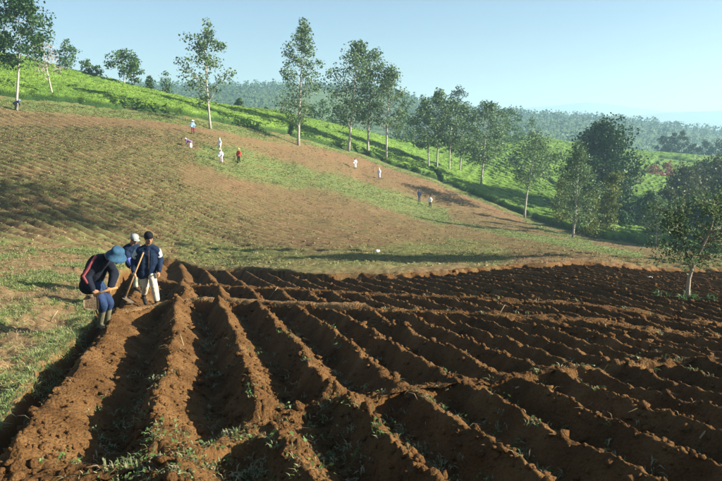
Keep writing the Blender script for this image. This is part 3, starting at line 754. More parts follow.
def crown_profile(kind, q):
    """relative half width at relative height q within the crown"""
    if kind == 'tall': return (0.55 + 0.45 * math.sin(math.pi * min(1, q / 0.72))) if q < 0.36 else max(0.12, 1.0 - 0.95 * ((q - 0.36) / 0.64) ** 1.5)
    if kind == 'round': return max(0.25, math.sqrt(max(0, 1 - (2 * q - 0.9) ** 2 / 1.25)))
    if kind == 'wide': return (0.72 + 0.28 * q / 0.4) if q < 0.4 else math.sqrt(max(0.04, 1 - ((q - 0.4) / 0.62) ** 2))
    if kind == 'column': return 0.8 + 0.2 * math.sin(7 * q)
    if kind == 'pine': return max(0.18, 1.0 - 0.75 * abs(q - 0.45))
    return 1.0
def make_tree(name, label, u, d, vtop, vbot, uc, wpx, kind='tall', leaf='leaf_grey', bark='bark_pale', ncl=70, per=34, lsize=0.30, cl=0.13,
              trunk_r=None, lean=0.0, group=None, branches=None, sink=0.15, cat='tree', fill=0.85, droop=0.1, vbase=None, trunk_pts=None, flat=0.85):
    x, y, zb = at(u, d)
    px = d / F
    ztop = z_at(vtop, d) - zb; zbot = z_at(vbot, d) - zb
    cx = (uc - u) * px; hw = wpx * px * 0.5
    root = empty(name, (x, y, zb)); tag(root, label, cat, group)
    H = ztop; ch = ztop - zbot; chq = max(ch - hw * cl * 1.5, ch * 0.6)
    tr = trunk_r or max(0.09, H * 0.0125)
    # trunk
    np_ = 9; tp = []
    for i in range(np_):
        q = i / (np_ - 1)
        ox = cx * (q ** 1.15) + 0.015 * H * math.sin(3.1 * q + u) * (1 - q * 0.3); oy = 0.012 * H * math.sin(4.3 * q + u * 1.7)
        tp.append(Vector((ox, oy, -sink + (H * 0.965 + sink) * q)))
    if trunk_pts: tp = [Vector(p) for p in trunk_pts]; np_ = len(tp)
    def on_trunk(z):
        for a, b_ in zip(tp[:-1], tp[1:]):
            if b_.z >= z: return a.lerp(b_, (z - a.z) / max(b_.z - a.z, 1e-6))
        return tp[-1]
    mb = MB(); mb.tube(tp, [tr * (1.25 if i == 0 else 1) * (1 - 0.82 * i / (np_ - 1)) for i in range(np_)], 8)
    C = []; R_ = []
    ncl = int(ncl * 1.15); per = int(per * 1.4); hw *= 1.05
    nl = branches or max(9, ncl // 5)
    ga = rng.uniform(0, 6.28)
    for k_ in range(nl):
        q = (k_ + rng.uniform(0.1, 0.9)) / nl; z = zbot + chq * q
        a = ga + k_ * 2.4 + rng.uniform(-0.4, 0.4)
        rad = hw * crown_profile(kind, q) * rng.uniform(0.65, 1.12); rise = 0.42 if kind in ('tall', 'column') else 0.16
        p0 = on_trunk(max(z - rise * rad - 0.05 * ch, 0.08 * H)); mid = on_trunk(z)
        tip = Vector((mid.x + math.cos(a) * rad, mid.y + math.sin(a) * rad, min(z + rise * 0.6 * rad + rng.uniform(-0.03, 0.05) * ch, H - 0.06 * ch * rng.random())))
        m_ = p0.lerp(tip, 0.5) + Vector((0, 0, 0.06 * rad))
        br_ = tr * 0.30 * (1 - 0.6 * q)
        mb.tube([p0, m_, tip], [br_, br_ * 0.7, br_ * 0.25], 5)
        nc = max(2, int(round(ncl / nl)))
        for j in range(nc):
            e = rng.uniform(0.30, 1.02) ** 0.75 if j else 1.0
            if rng.random() > fill: continue
            c_ = p0.lerp(m_, e * 2) if e < 0.5 else m_.lerp(tip, e * 2 - 1)
            c_ = c_ + Vector(rng.normal(size=3)) * hw * 0.11
            C.append(c_); R_.append(hw * cl * 2 * rng.uniform(0.65, 1.35))
    for j in range(max(2, ncl // 14)):
        C.append(Vector((tp[-1].x, tp[-1].y, H - ch * 0.10 * rng.random())) + Vector(rng.normal(size=3)) * hw * 0.10); R_.append(hw * cl * 1.6)
    C = np.array([tuple(c_) for c_ in C]); R_ = np.array(R_)
    n_ = rng.integers(int(per * 0.6), int(per * 1.4), len(C))
    CC = np.repeat(C, n_, 0); RR_ = np.repeat(R_, n_)
    dv = rng.normal(size=(len(CC), 3)); dv /= np.linalg.norm(dv, axis=1, keepdims=True); dv *= (rng.random(len(CC)) ** 0.45)[:, None]
    P_ = CC + dv * RR_[:, None] * np.array([[1.15, 1.15, flat]])
    
    Q = leafquads(P_, lsize * rng.uniform(0.6, 1.3, len(P_)), droop, 0.8)
    mb.build('trunk', M[bark], root)
    quads_obj('crown', Q, M[leaf], root)
    return root

LG = 'leaf_grey'
make_tree('shade_tree', 'tall dense tree with thin pale trunk beside the blue-dressed worker, top left corner', 18, 80, -6, 60, 26, 54, 'round', 'leaf_dark', 'bark_pale', 95, 46, 0.30, 0.15, droop=0.3)
make_tree('shade_tree', 'tree cut off by the left edge of the picture, only its right leaves showing', -13, 86, 8, 64, -12, 34, 'round', 'leaf_dark', 'bark_pale', 50, 40, 0.30, 0.16)
t_ = make_tree('withered_tree', 'small bare pale tree with a crooked white trunk on the tea slope', 53, 88, 42, 74, 47, 30, 'wide', 'leaf_pale', 'bark_pale', 46, 10, 0.22, 0.16, trunk_r=0.13, fill=0.8)
make_tree('shade_tree', 'sparse small tree on the tea ridge right of the bare pale tree', 66, 108, 42, 68, 69, 23, 'round', 'leaf_mid', 'bark_pale', 34, 24, 0.30, 0.17, fill=0.8, branches=9)
make_tree('shade_tree', 'tiny tree with one round clump, left of a pair on the tea ridge', 89, 112, 61, 72, 88, 12, 'round', 'leaf_mid', 'bark_pale', 14, 26, 0.28, 0.26)
make_tree('shade_tree', 'tiny low tree with a drooping clump, right of a pair on the tea ridge', 97, 112, 67, 82, 97, 16, 'round', 'leaf_mid', 'bark_pale', 18, 26, 0.28, 0.24)
make_tree('shade_tree', 'forked small tree with flat dense crown on the tea ridge', 125, 110, 50, 76, 123, 26, 'wide', 'leaf_mid', 'bark_pale', 40, 28, 0.30, 0.17)
make_tree('shade_tree', 'bushy sapling close against the forked tree on the tea ridge', 134, 111, 57, 86, 137, 15, 'column', 'leaf_mid', 'bark_pale', 26, 26, 0.28, 0.22)
make_tree('sapling', 'thin sapling at the ridge, left of two slim ones', 150, 116, 77, 90, 150, 6, 'column', 'leaf_mid', 'bark_pale', 9, 20, 0.28, 0.5)
make_tree('sapling', 'slightly taller slim sapling at the ridge, left of the tall airy tree', 167, 116, 73, 92, 167, 10, 'round', 'leaf_mid', 'bark_pale', 13, 22, 0.28, 0.35)
make_tree('silky_oak', 'airy tree with pale trunk above the group of five workers', 210, 92, 27, 100, 208, 50, 'tall', LG, 'bark_pale', 74, 26, 0.30, 0.12, fill=0.75)
make_tree('silky_oak', 'tallest straight slim tree with white trunk, standing alone mid left', 300, 102, 23, 122, 303, 38, 'tall', LG, 'bark_pale', 115, 30, 0.28, 0.15, fill=0.85)
make_tree('sapling', 'thin sparse sapling just left of the tallest slim tree', 284, 122, 96, 128, 281, 13, 'column', 'leaf_mid', 'bark_pale', 16, 18, 0.30, 0.35, fill=0.8)
make_tree('silky_oak', 'tall tree whose white trunk leans right, left of three standing close together', 347, 111, 42, 122, 360, 48, 'tall', LG, 'bark_pale', 120, 32, 0.30, 0.15, fill=0.9, trunk_r=0.23)
make_tree('silky_oak', 'slender tree in the middle of three standing close together', 367, 113, 52, 124, 375, 38, 'tall', LG, 'bark_pale', 90, 30, 0.30, 0.16)
make_tree('silky_oak', 'rightmost and lowest of three tall trees standing close together', 386, 112, 68, 130, 391, 40, 'tall', LG, 'bark_pale', 95, 30, 0.30, 0.15)
for (u, d, vt, vb, w_, lab) in ((321, 150, 101, 128, 24, 'rounded tree behind the tea ridge, between the tallest tree and the leaning one'),
                                (339, 155, 105, 130, 17, 'narrow bushy tree behind the tea ridge, just left of the leaning trunk'),
                                (311, 145, 108, 122, 12, 'little bush tree behind the tea ridge, right of the tallest tree'),
                                (240, 150, 99, 114, 10, 'pale round tree far behind the tea ridge, right of the airy tree'),
                                (266, 140, 108, 117, 8, 'small round bush tree on the tea ridge, left of the thin sapling'),
                                (404, 150, 112, 142, 22, 'green bushy tree right behind the three close trees'),
                                (414, 160, 118, 146, 18, 'low green tree between the three close trees and the wooded clump')):
    make_tree('background_tree', lab, u, d, vt, vb, u, w_, 'round', 'leaf_mid', 'bark_pale', 26, 26, 0.42, 0.19, group='trees behind the tea ridge')
clump = ((428, 119, 101, 148, 424, 30, 'leftmost tree of the clump in the middle, thin pale stem'), (438, 120, 91, 146, 438, 30, 'tallest tree of the middle clump, with a dark rounded top'),
         (450, 121, 100, 150, 451, 30, 'tree in the middle clump, second from its right end'), (459, 123, 106, 154, 463, 26, 'dim tree at the right end of the middle clump, behind the broad one'))
for (u, d, vt, vb, uc, w_, lab) in clump:
    make_tree('silky_oak', lab, u, d, vt, vb, uc, w_, 'tall', LG, 'bark_pale', 70, 30, 0.32, 0.17, group='trees of the middle clump')
make_tree('silky_oak', 'broad bushy tree with short white trunk, front right of the middle clump', 479, 113, 103, 164, 488, 42, 'round', LG, 'bark_pale', 100, 34, 0.32, 0.16)
make_tree('pine_tree', 'thin pine with a small flat top rising above the middle clump', 457, 190, 87, 101, 457, 17, 'pine', 'leaf_pine', 'bark_brown', 22, 20, 0.42, 0.22, fill=0.8)
make_tree('background_tree', 'tiered tree right of the broad bushy tree, left of two', 511, 185, 109, 150, 511, 26, 'pine', 'leaf_mid', 'bark_pale', 44, 24, 0.45, 0.18, fill=0.85)
make_tree('background_tree', 'flat-topped smaller tree, right of the tiered one', 529, 205, 119, 142, 530, 18, 'wide', 'leaf_mid', 'bark_pale', 26, 24, 0.45, 0.2)
make_tree('background_tree', 'dark round tree behind the broad bushy tree', 503, 175, 112, 145, 500, 20, 'round', 'leaf_mid', 'bark_pale', 30, 26, 0.45, 0.2)
make_tree('silky_oak', 'tree with bare white lower trunk at the corner of the bare brown field', 525, 98, 137, 183, 534, 50, 'round', LG, 'bark_pale', 95, 32, 0.26, 0.15, trunk_r=0.15)
make_tree('broad_tree', 'biggest dark rounded tree in the valley at right', 602, 108, 125, 226, 598, 62, 'wide', 'leaf_deep', 'bark_brown', 230, 60, 0.40, 0.15, fill=1.0, trunk_r=0.35)
make_tree('silky_oak', 'tall narrow tree with white foot, standing on the field edge before the biggest dark tree', 572, 73, 147, 222, 576, 46, 'tall', LG, 'bark_pale', 120, 32, 0.20, 0.14, trunk_r=0.12)
make_tree('vine_covered_tree', 'thin tree wrapped in yellowish climbers, right of the white-footed tree', 588, 80, 190, 238, 590, 17, 'column', 'leaf_yellow', 'bark_brown', 60, 40, 0.22, 0.3)
make_tree('vine_covered_tree', 'thin yellow green climber-covered tree before the right side of the biggest tree', 607, 83, 174, 236, 609, 19, 'column', 'leaf_yellow', 'bark_brown', 75, 40, 0.22, 0.28)
make_tree('vine_covered_tree', 'lower climber-covered stem left of the white-footed tree', 561, 91, 180, 226, 560, 16, 'column', 'leaf_yellow', 'bark_brown', 50, 40, 0.22, 0.3)
for (u, vt, vb, w_, lab) in ((662, 138, 154, 13, 'left pine of three in a row on the far right ridge'), (672, 134, 154, 12, 'middle pine of three in a row on the far right ridge'),
                             (681, 132, 155, 12, 'right and tallest pine of three in a row on the far right ridge'), (692, 145, 163, 13, 'lone lower pine right of the row of three pines'),
                             (704, 142, 164, 15, 'dark pine near the right edge, left of the last one'), (718, 140, 166, 18, 'dark pine at the very right edge of the ridge')):
    make_tree('pine_tree', lab, u, 248, vt, vb, u, w_, 'round', 'leaf_pine', 'bark_brown', 26, 26, 0.62, 0.22, group='pines on the far right ridge')
make_tree('broad_tree', 'reddish round small tree, left of the red pair in the valley', 653, 165, 165, 186, 653, 19, 'round', 'leaf_red', 'bark_brown', 34, 28, 0.42, 0.22)
make_tree('broad_tree', 'brownish olive round small tree, right of the red pair', 665, 166, 164, 186, 667, 18, 'round', 'leaf_red', 'bark_brown', 34, 28, 0.42, 0.22)
make_tree('broad_tree', 'yellow green bush left of the red pair in the valley', 638, 150, 178, 196, 638, 13, 'round', 'leaf_yellow', 'bark_brown', 28, 28, 0.40, 0.22)
make_tree('broad_tree', 'thin yellowish bush against the right side of the biggest dark tree', 629, 140, 171, 190, 629, 8, 'round', 'leaf_yellow', 'bark_brown', 18, 26, 0.36, 0.28)
make_tree('broad_tree', 'round olive tree above the small near tree, left of the right-edge mass', 683, 112, 171, 226, 682, 46, 'wide', 'leaf_olive', 'bark_brown', 120, 55, 0.36, 0.18, fill=1.0)
make_tree('broad_tree', 'large olive tree at the right edge, highest of the mass there', 714, 118, 160, 228, 713, 54, 'wide', 'leaf_olive', 'bark_brown', 120, 55, 0.38, 0.18, fill=1.0)
make_tree('silky_oak', 'slim tree with thin white stem on the field edge, left of the right-edge mass', 655, 73, 198, 234, 656, 32, 'round', LG, 'bark_pale', 60, 30, 0.20, 0.17, trunk_r=0.07)
make_tree('broad_tree', 'dark leafy tree behind the small near tree', 697, 78, 200, 248, 696, 50, 'wide', 'leaf_deep', 'bark_brown', 120, 55, 0.28, 0.18, fill=1.0)
make_tree('broad_tree', 'dark tree cut off by the right edge, low behind the near tree', 727, 74, 190, 250, 727, 46, 'wide', 'leaf_deep', 'bark_brown', 120, 55, 0.28, 0.18, fill=1.0)
make_tree('broad_tree', 'low dark bushy tree below the olive one, right of the white stem', 672, 84, 205, 244, 672, 30, 'wide', 'leaf_deep', 'bark_brown', 80, 50, 0.28, 0.19, fill=1.0)
make_tree('broad_tree', 'dense dark green tree between the round olive one and the largest olive one', 700, 128, 166, 222, 700, 40, 'wide', 'leaf_deep', 'bark_brown', 90, 50, 0.38, 0.18, fill=1.0)
make_tree('broad_tree', 'olive tree at the right edge below the largest olive one', 724, 98, 180, 238, 724, 44, 'wide', 'leaf_olive', 'bark_brown', 90, 50, 0.34, 0.18, fill=1.0)
make_tree('broad_tree', 'dark green tree behind the slim white stem on the field edge', 650, 100, 194, 234, 648, 30, 'wide', 'leaf_dark', 'bark_brown', 70, 50, 0.32, 0.19, fill=1.0)
make_tree('bush', 'low dark bush on the field edge below the reddish pair', 640, 95, 219, 236, 640, 26, 'round', 'leaf_deep', 'bark_brown', 40, 44, 0.28, 0.22, cat='bush')
make_tree('bush', 'dark green bush between the climber-covered trees and the white stem', 622, 92, 212, 238, 622, 22, 'round', 'leaf_dark', 'bark_brown', 40, 44, 0.28, 0.22, cat='bush')
make_tree('broad_tree', 'olive brown tree between the red pair and the right-edge mass', 668, 104, 190, 228, 667, 28, 'wide', 'leaf_olive', 'bark_brown', 70, 50, 0.34, 0.19, fill=1.0)
# the small near tree, with two stems and broad leaves
d0 = 15.6
x0, y0, zb0 = at(688, d0); pxm = d0 / F
def lp(u, v, oy=0.0): return Vector(((u - 688) * pxm, oy, z_at(v, d0) - zb0))
near = empty('fruit_tree', (x0, y0, zb0))
tag(near, 'small leafy tree with forked pale trunk standing in the ploughed field at right', 'tree')
mb = MB(); mb.tube([lp(688, 301), lp(688, 290, .01), lp(688, 278), lp(690, 268, -.02), lp(694, 256, -.03), lp(698, 246, -.05), lp(703, 232, -.1), lp(706, 215, -.12), lp(705, 200, -.1)],
                   [.066, .050, .044, .040, .036, .031, .024, .016, .008], 9)
mb.build('trunk', M['bark_near'], near)
mb = MB(); mb.tube([lp(690, 270), lp(686, 260, .04), lp(683, 250, .08), lp(681, 236, .12), lp(676, 222, .15), lp(673, 208, .2)], [.034, .030, .026, .021, .015, .007], 8)
mb.build('second_stem', M['bark_near'], near)
ends = []
fork = [lp(694, 256, -.03), lp(698, 246, -.05), lp(703, 232, -.1), lp(706, 215, -.12), lp(683, 250, .08), lp(681, 236, .12), lp(676, 222, .15), lp(699, 240, -.06), lp(680, 232, .1)]
mbB = MB()
for k_ in range(105):
    q = rng.uniform(0, 6.28); uu = rng.uniform(640, 748); vv = rng.uniform(186, 272)
    if ((uu - 694) / 54) ** 2 + ((vv - 229) / 43) ** 2 > 1.05: continue
    if vv > 252 and abs(uu - 690) < 12: continue
    tip = lp(uu, vv, rng.uniform(-0.6, 0.6)); st_ = min(fork, key=lambda f_: (f_ - tip).length + 0.6 * max(0, f_.z - tip.z))
    mid = st_.lerp(tip, 0.5) + Vector(rng.normal(size=3)) * 0.05 + Vector((0, 0, 0.05))
    mbB.tube([st_, mid, tip], [.013, .009, .003], 5)
    for e in np.linspace(0.35, 1.05, 9): ends.append(mid.lerp(tip, e * 2 - 1) if e > 0.5 else st_.lerp(mid, e * 2))
mbB.build('branches', M['bark_near'], near)
E_ = np.array([tuple(e) for e in ends]); E_ = np.repeat(E_, 7, 0) + rng.normal(size=(len(E_) * 7, 3)) * np.array([[.08, .08, .065]])
quads_obj('crown', leafquads(E_, rng.uniform(0.045, 0.095, len(E_)), 0.5, 0.5), M['leaf_near'], near)
PN = np.array([[x0, y0, 0]]) + rng.normal(size=(26, 3)) * np.array([[.42, .22, 0]]); PN[:, 2] = plough_surface(PN[:, 0], PN[:, 1])
PN = PN - np.array([[x0, y0, zb0]])
tag(quads_obj('basal_shoots', tufts(PN, 14, 0.07, 0.17, 0.035, 0.9), M['leaf_near'], near), kind='stuff')

# trees out of the picture on the right, whose shadows lie on the field
make_tree('shade_tree', 'tall tree out of view to the right whose shadow crosses the field', 1150, 26, -85, 0, 1150, 110, 'wide', 'leaf_dark', 'bark_brown', 90, 40, 0.30, 0.16, trunk_r=0.25)
make_tree('shade_tree', 'very tall tree out of view to the right whose shadow falls on the left field', 990, 30, -395, -215, 990, 470, 'round', 'leaf_dark', 'bark_brown', 110, 40, 0.42, 0.09, trunk_r=0.35, fill=0.75)

# ------------------------------------------------------------------ far woods
def wood_proto(nq, hgt, rad):
    z = rng.uniform(0.15, 1.0, nq) ** 0.8; r_ = rad * np.sqrt(np.clip(1 - (2 * z - 1.0) ** 2 * 0.8, 0.1, 1)) * np.sqrt(rng.random(nq)); a = rng.uniform(0, 6.28, nq)
    return leafquads(np.stack([r_ * np.cos(a), r_ * np.sin(a), z * hgt], 1), hgt * 0.24, aspect=0.8)
protos = [wood_proto(14, 1.0, 0.40) for _ in range(7)]
def wood(name, x, y, hgt, mat, label):
    z = ground_z(x, y); Q = []
    pk = rng.integers(0, len(protos), len(x))
    for k_ in range(len(protos)):
        m_ = pk == k_
        if not m_.any(): continue
        Q.append((protos[k_][None] * hgt[m_][:, None, None, None] + np.stack([x[m_], y[m_], z[m_] - 0.3], 1)[:, None, None, :]).reshape(-1, 4, 3))
    tag(quads_obj(name, np.concatenate(Q), M[mat]), label, 'wood', kind='stuff')
n_ = 11500
a_ = rng.uniform(R(-20), R(30), n_); r_ = rng.uniform(300, 840, n_)
x_ = r_ * np.sin(a_); y_ = r_ * np.cos(a_)
open_ = fbm(x_ * 0.006, y_ * 0.006, 401, 3)
dens = np.where(open_ > 0.12, 0.08, 0.85); dens = np.where(r_ > 640, 0.9, dens)
ok = rng.random(n_) < dens * (0.35 + 0.65 * (r_ > 420))
x_, y_, r_ = x_[ok], y_[ok], r_[ok]
wood('far_wood', x_, y_, np.clip(rng.lognormal(1.55, 0.35, len(x_)), 2.2, 10), 'wood_far', 'hazy blue green wood covering the far hills')

# mountains on the horizon
def mountain(name, d, prof, seed, depth):
    uu = np.linspace(-300, 1050, 160); vv = np.interp(uu, *zip(*prof)) + 1.3 * fbm(uu * 0.02, uu * 0, seed, 4)
    rows = []
    for q, f_ in ((0, 1.0), (0.5, 0.5), (1.0, -0.4)):
        zz = np.array([z_at(v, d) for v in vv]); rows.append(np.stack([(uu - 361) / F * (d - q * depth), np.full_like(uu, d - q * depth), np.where(f_ > 0, zz * f_, -140) - (0 if f_ == 1 else 20)], 1))
    rows.insert(0, np.stack([(uu - 361) / F * (d + depth), np.full_like(uu, d + depth), np.full_like(uu, -140)], 1))
    V = np.concatenate(rows)
    tag(mesh_np(name, V, grid_faces(4, len(uu)), M['far_slope'], smooth=True), kind='structure')
mountain('mountain', 2300, [(-300, 118), (300, 116), (430, 114), (480, 111), (540, 106), (585, 102), (620, 106), (660, 111), (722, 113), (1050, 116)], 501, 250)
mountain('mountain', 1850, [(-300, 120), (420, 124), (520, 121), (610, 117), (680, 112), (722, 110), (850, 108), (1050, 112)], 511, 200)

# ------------------------------------------------------------------ haze
hz_m = bpy.data.materials.new('haze_air'); hz_m.use_nodes = True; n = hz_m.node_tree; n.nodes.clear()
o_ = n.nodes.new('ShaderNodeOutputMaterial'); pv = n.nodes.new('ShaderNodeVolumePrincipled')
pv.inputs['Color'].default_value = (0.52, 0.82, 1.0, 1); pv.inputs['Density'].default_value = 0.00048; pv.inputs['Anisotropy'].default_value = 0.2
n.links.new(pv.outputs[0], o_.inputs['Volume'])
zmin, zmax = float(GZ.min()) - 2, max(float(GZ.max()), 97.0) + 4
zmin = min(zmin, -164)
bx = np.array([(a, b_, c_) for a in (-3400, 3400) for b_ in (-2750, 2750) for c_ in (zmin, zmax)])
haze = mesh_np('haze', bx, np.array([(0, 1, 3, 2), (4, 6, 7, 5), (0, 4, 5, 1), (2, 3, 7, 6), (0, 2, 6, 4), (1, 5, 7, 3)]), hz_m)
tag(haze, kind='stuff')

# ------------------------------------------------------------------ people
def cloth_mat(name, c, var=0.25, rough=0.85, scale=9):
    m, n, b = new_mat(name)
    a = noise_node(n, scale, 5, 0.6)
    r_ = ramp(n, a.outputs['Fac'], [(0.3, tuple(x * (1 - var) for x in c)), (0.7, tuple(min(1, x * (1 + var)) for x in c))])
    n.links.new(r_.outputs[0], b.inputs['Base Color']); b.inputs['Roughness'].default_value = rough
    w2 = noise_node(n, 11, 2, 0.4); bump(n, b, w2.outputs['Fac'], 0.5, 0.02)
    return m
M['skin'] = cloth_mat('brown_skin', (0.30, 0.155, 0.085), 0.12, 0.6)
M['navy'] = cloth_mat('navy_cloth', (0.008, 0.018, 0.042)); M['black_navy'] = cloth_mat('blackish_navy_cloth', (0.007, 0.009, 0.016))
M['pale_panel'] = cloth_mat('pale_grey_cloth', (0.42, 0.46, 0.46)); M['cream'] = cloth_mat('cream_cloth', (0.50, 0.43, 0.32), 0.12)
M['boot'] = cloth_mat('muddy_black_rubber', (0.022, 0.022, 0.020), 0.5, 0.5); M['boot_green'] = cloth_mat('muddy_olive_rubber', (0.12, 0.11, 0.065), 0.35, 0.6)
M['black_knit'] = cloth_mat('black_knit', (0.009, 0.009, 0.011)); M['blue_hat'] = cloth_mat('blue_felt', (0.028, 0.075, 0.125), 0.3)
M['jeans'] = cloth_mat('blue_denim', (0.018, 0.035, 0.085), 0.4); M['red_stripe'] = cloth_mat('faded_red_cloth', (0.20, 0.045, 0.05), 0.25)
M['grey_cap'] = cloth_mat('pale_grey_cap_cloth', (0.27, 0.29, 0.27)); M['violet_blue'] = cloth_mat('violet_blue_cloth', (0.13, 0.16, 0.50))
M['sage'] = cloth_mat('pale_sage_cloth', (0.42, 0.42, 0.30)); M['hair'] = cloth_mat('black_hair', (0.010, 0.009, 0.008)); M['dark'] = cloth_mat('dark_eye', (0.012, 0.010, 0.009), 0.1, 0.3)
M['lip'] = cloth_mat('lip', (0.22, 0.085, 0.06), 0.1)
M['white_cloth'] = cloth_mat('white_cloth', (0.72, 0.70, 0.68), 0.08); M['red_cloth'] = cloth_mat('red_cloth', (0.50, 0.035, 0.025), 0.15); M['maroon'] = cloth_mat('maroon_cloth', (0.16, 0.025, 0.04))
M['sky_cloth'] = cloth_mat('light_blue_cloth', (0.22, 0.34, 0.58)); M['lilac'] = cloth_mat('mauve_cloth', (0.22, 0.13, 0.24)); M['pink'] = cloth_mat('pale_pink_cloth', (0.66, 0.44, 0.42)); M['straw_hat'] = cloth_mat('straw_hat', (0.62, 0.44, 0.16))
M['handle'] = bark_mat('worn_wood_handle', (0.30, 0.155, 0.06), (0.46, 0.27, 0.12), 20)
M['iron'] = bark_mat('muddy_iron', (0.055, 0.050, 0.045), (0.17, 0.12, 0.075), 25)
M['mud_iron'] = bark_mat('earth_caked_iron', (0.14, 0.095, 0.05), (0.24, 0.17, 0.095), 25)

def prim_cap(mb, p0, r0, p1, r1, ns=12):
    p0 = Vector(p0); p1 = Vector(p1); d = p1 - p0
    L = d.length
    if L < 1e-5: d = Vector((0, 0, 1)); L = 1e-5
    d.normalize(); pts = []; rad = []
    for a in (82, 60, 35, 0): pts.append(p0 - d * r0 * math.sin(R(a))); rad.append(r0 * math.cos(R(a)))
    for a in (0, 35, 60, 82): pts.append(p1 + d * r1 * math.sin(R(a))); rad.append(r1 * math.cos(R(a)))
    pp, rr_ = [pts[0]], [rad[0]]
    for p, r_ in zip(pts[1:], rad[1:]):
        if (p - pp[-1]).length > 1e-4: pp.append(p); rr_.append(r_)
    mb.tube(pp, rr_, ns)
def prim_ell(mb, c, rad, rot=None, nu=14, nv=9):
    V = []; Fq = []; c = Vector(c); Rm = rot or Matrix.Identity(3)
    for j in range(1, nv):
        t = math.pi * j / nv
        for i in range(nu):
            a = 2 * math.pi * i / nu; V.append(c + Rm @ Vector((rad[0] * math.sin(t) * math.cos(a), rad[1] * math.sin(t) * math.sin(a), rad[2] * math.cos(t))))
    V.append(c + Rm @ Vector((0, 0, rad[2]))); V.append(c + Rm @ Vector((0, 0, -rad[2]))); a0, a1 = len(V) - 2, len(V) - 1
    for j in range(nv - 2):
        for i in range(nu): Fq.append((j * nu + i, (j + 1) * nu + i, (j + 1) * nu + (i + 1) % nu, j * nu + (i + 1) % nu))
    for i in range(nu): Fq.append((a0, i, (i + 1) % nu)); e = (nv - 2) * nu; Fq.append((a1, e + (i + 1) % nu, e + i))
    mb.add(V, Fq)
def remesh(mb, voxel, name, mat, parent, smooth_it=4, disp=0.0):
    """fuse overlapping closed shapes into one continuous skin"""
    me = bpy.data.meshes.new('tmp'); me.from_pydata(mb.V, [], mb.F); me.update()
    o = bpy.data.objects.new('tmp', me); col.objects.link(o)
    md = o.modifiers.new('r', 'REMESH'); md.mode = 'VOXEL'; md.voxel_size = voxel; md.use_smooth_shade = True
    if smooth_it:
        ms = o.modifiers.new('s', 'SMOOTH'); ms.factor = 0.5; ms.iterations = smooth_it
    dg = bpy.context.evaluated_depsgraph_get(); dg.update()
    m2 = bpy.data.meshes.new_from_object(o.evaluated_get(dg)); m2.name = name
    col.objects.unlink(o); bpy.data.objects.remove(o); bpy.data.meshes.remove(me)
    if disp:
        nv = len(m2.vertices); co = np.empty(nv * 3, np.float32); m2.vertices.foreach_get('co', co); co = co.reshape(-1, 3)
        no = np.empty(nv * 3, np.float32); m2.vertices.foreach_get('normal', no); no = no.reshape(-1, 3)
        f_ = fbm(co[:, 0] * 9 + co[:, 1] * 6, co[:, 2] * 14 - co[:, 1] * 5, 601, 3)
        co += no * (disp * f_)[:, None]; m2.vertices.foreach_set('co', co.ravel())
    m2.materials.clear(); m2.materials.append(mat)
    for p in m2.polygons: p.use_smooth = True
    m2.update()
    o = bpy.data.objects.new(name, m2); col.objects.link(o); o.parent = parent
    return o
def lathe(name, prof, mat, parent, c, axis=(0, 0, 1), ns=24, jit=0.0):
    q = Vector((0, 0, 1)).rotation_difference(Vector(axis).normalized()).to_matrix(); V = []; Fq = []
    for (r_, z) in prof:
        for k_ in range(ns):
            a = 2 * math.pi * k_ / ns; rw = r_ * (1 + jit * math.sin(3 * a + 1)); V.append(Vector(c) + q @ Vector((rw * math.cos(a), rw * math.sin(a), z + jit * 0.12 * math.sin(2 * a) * (r_ / 0.15))))
    for i in range(len(prof) - 1):
        for k_ in range(ns): Fq.append((i * ns + k_, i * ns + (k_ + 1) % ns, (i + 1) * ns + (k_ + 1) % ns, (i + 1) * ns + k_))
    m_ = MB(); m_.add(V, Fq); return m_.build(name, mat, parent)
def hand(mb, wrist, aim, palm_n, curl=35, side=1, sc_=1.0):
    wrist = Vector(wrist); a = Vector(aim).normalized(); pn = Vector(palm_n); pn = (pn - a * pn.dot(a)).normalized(); lat = a.cross(pn) * side
    end = wrist + a * 0.085 * sc_
    for k_ in (-1.3, -0.4, 0.4, 1.3):
        prim_cap(mb, wrist + lat * 0.014 * k_, 0.016, end + lat * 0.021 * k_, 0.0135, 8)
    ln = (0.062, 0.074, 0.078, 0.070)
    for k_ in range(4):
        p = end + lat * 0.0215 * (k_ - 1.5); ang = 0.0; L = ln[k_] * sc_
        for f_, r_ in ((0.42, 0.0098), (0.33, 0.009), (0.25, 0.0082)):
            ang += R(curl); q_ = p + (a * math.cos(ang) + pn * math.sin(ang)) * L * f_ * 1.05
            prim_cap(mb, p, r_, q_, r_ * 0.93, 7); p = q_
    tb = wrist + a * 0.022 + lat * 0.026; t1 = tb + (a * 0.55 + lat * 0.62 + pn * 0.45).normalized() * 0.042; t2 = t1 + (a * 0.75 + lat * 0.05 + pn * 0.7).normalized() * 0.034
    prim_cap(mb, tb, 0.013, t1, 0.0115, 7); prim_cap(mb, t1, 0.011, t2, 0.0095, 7)

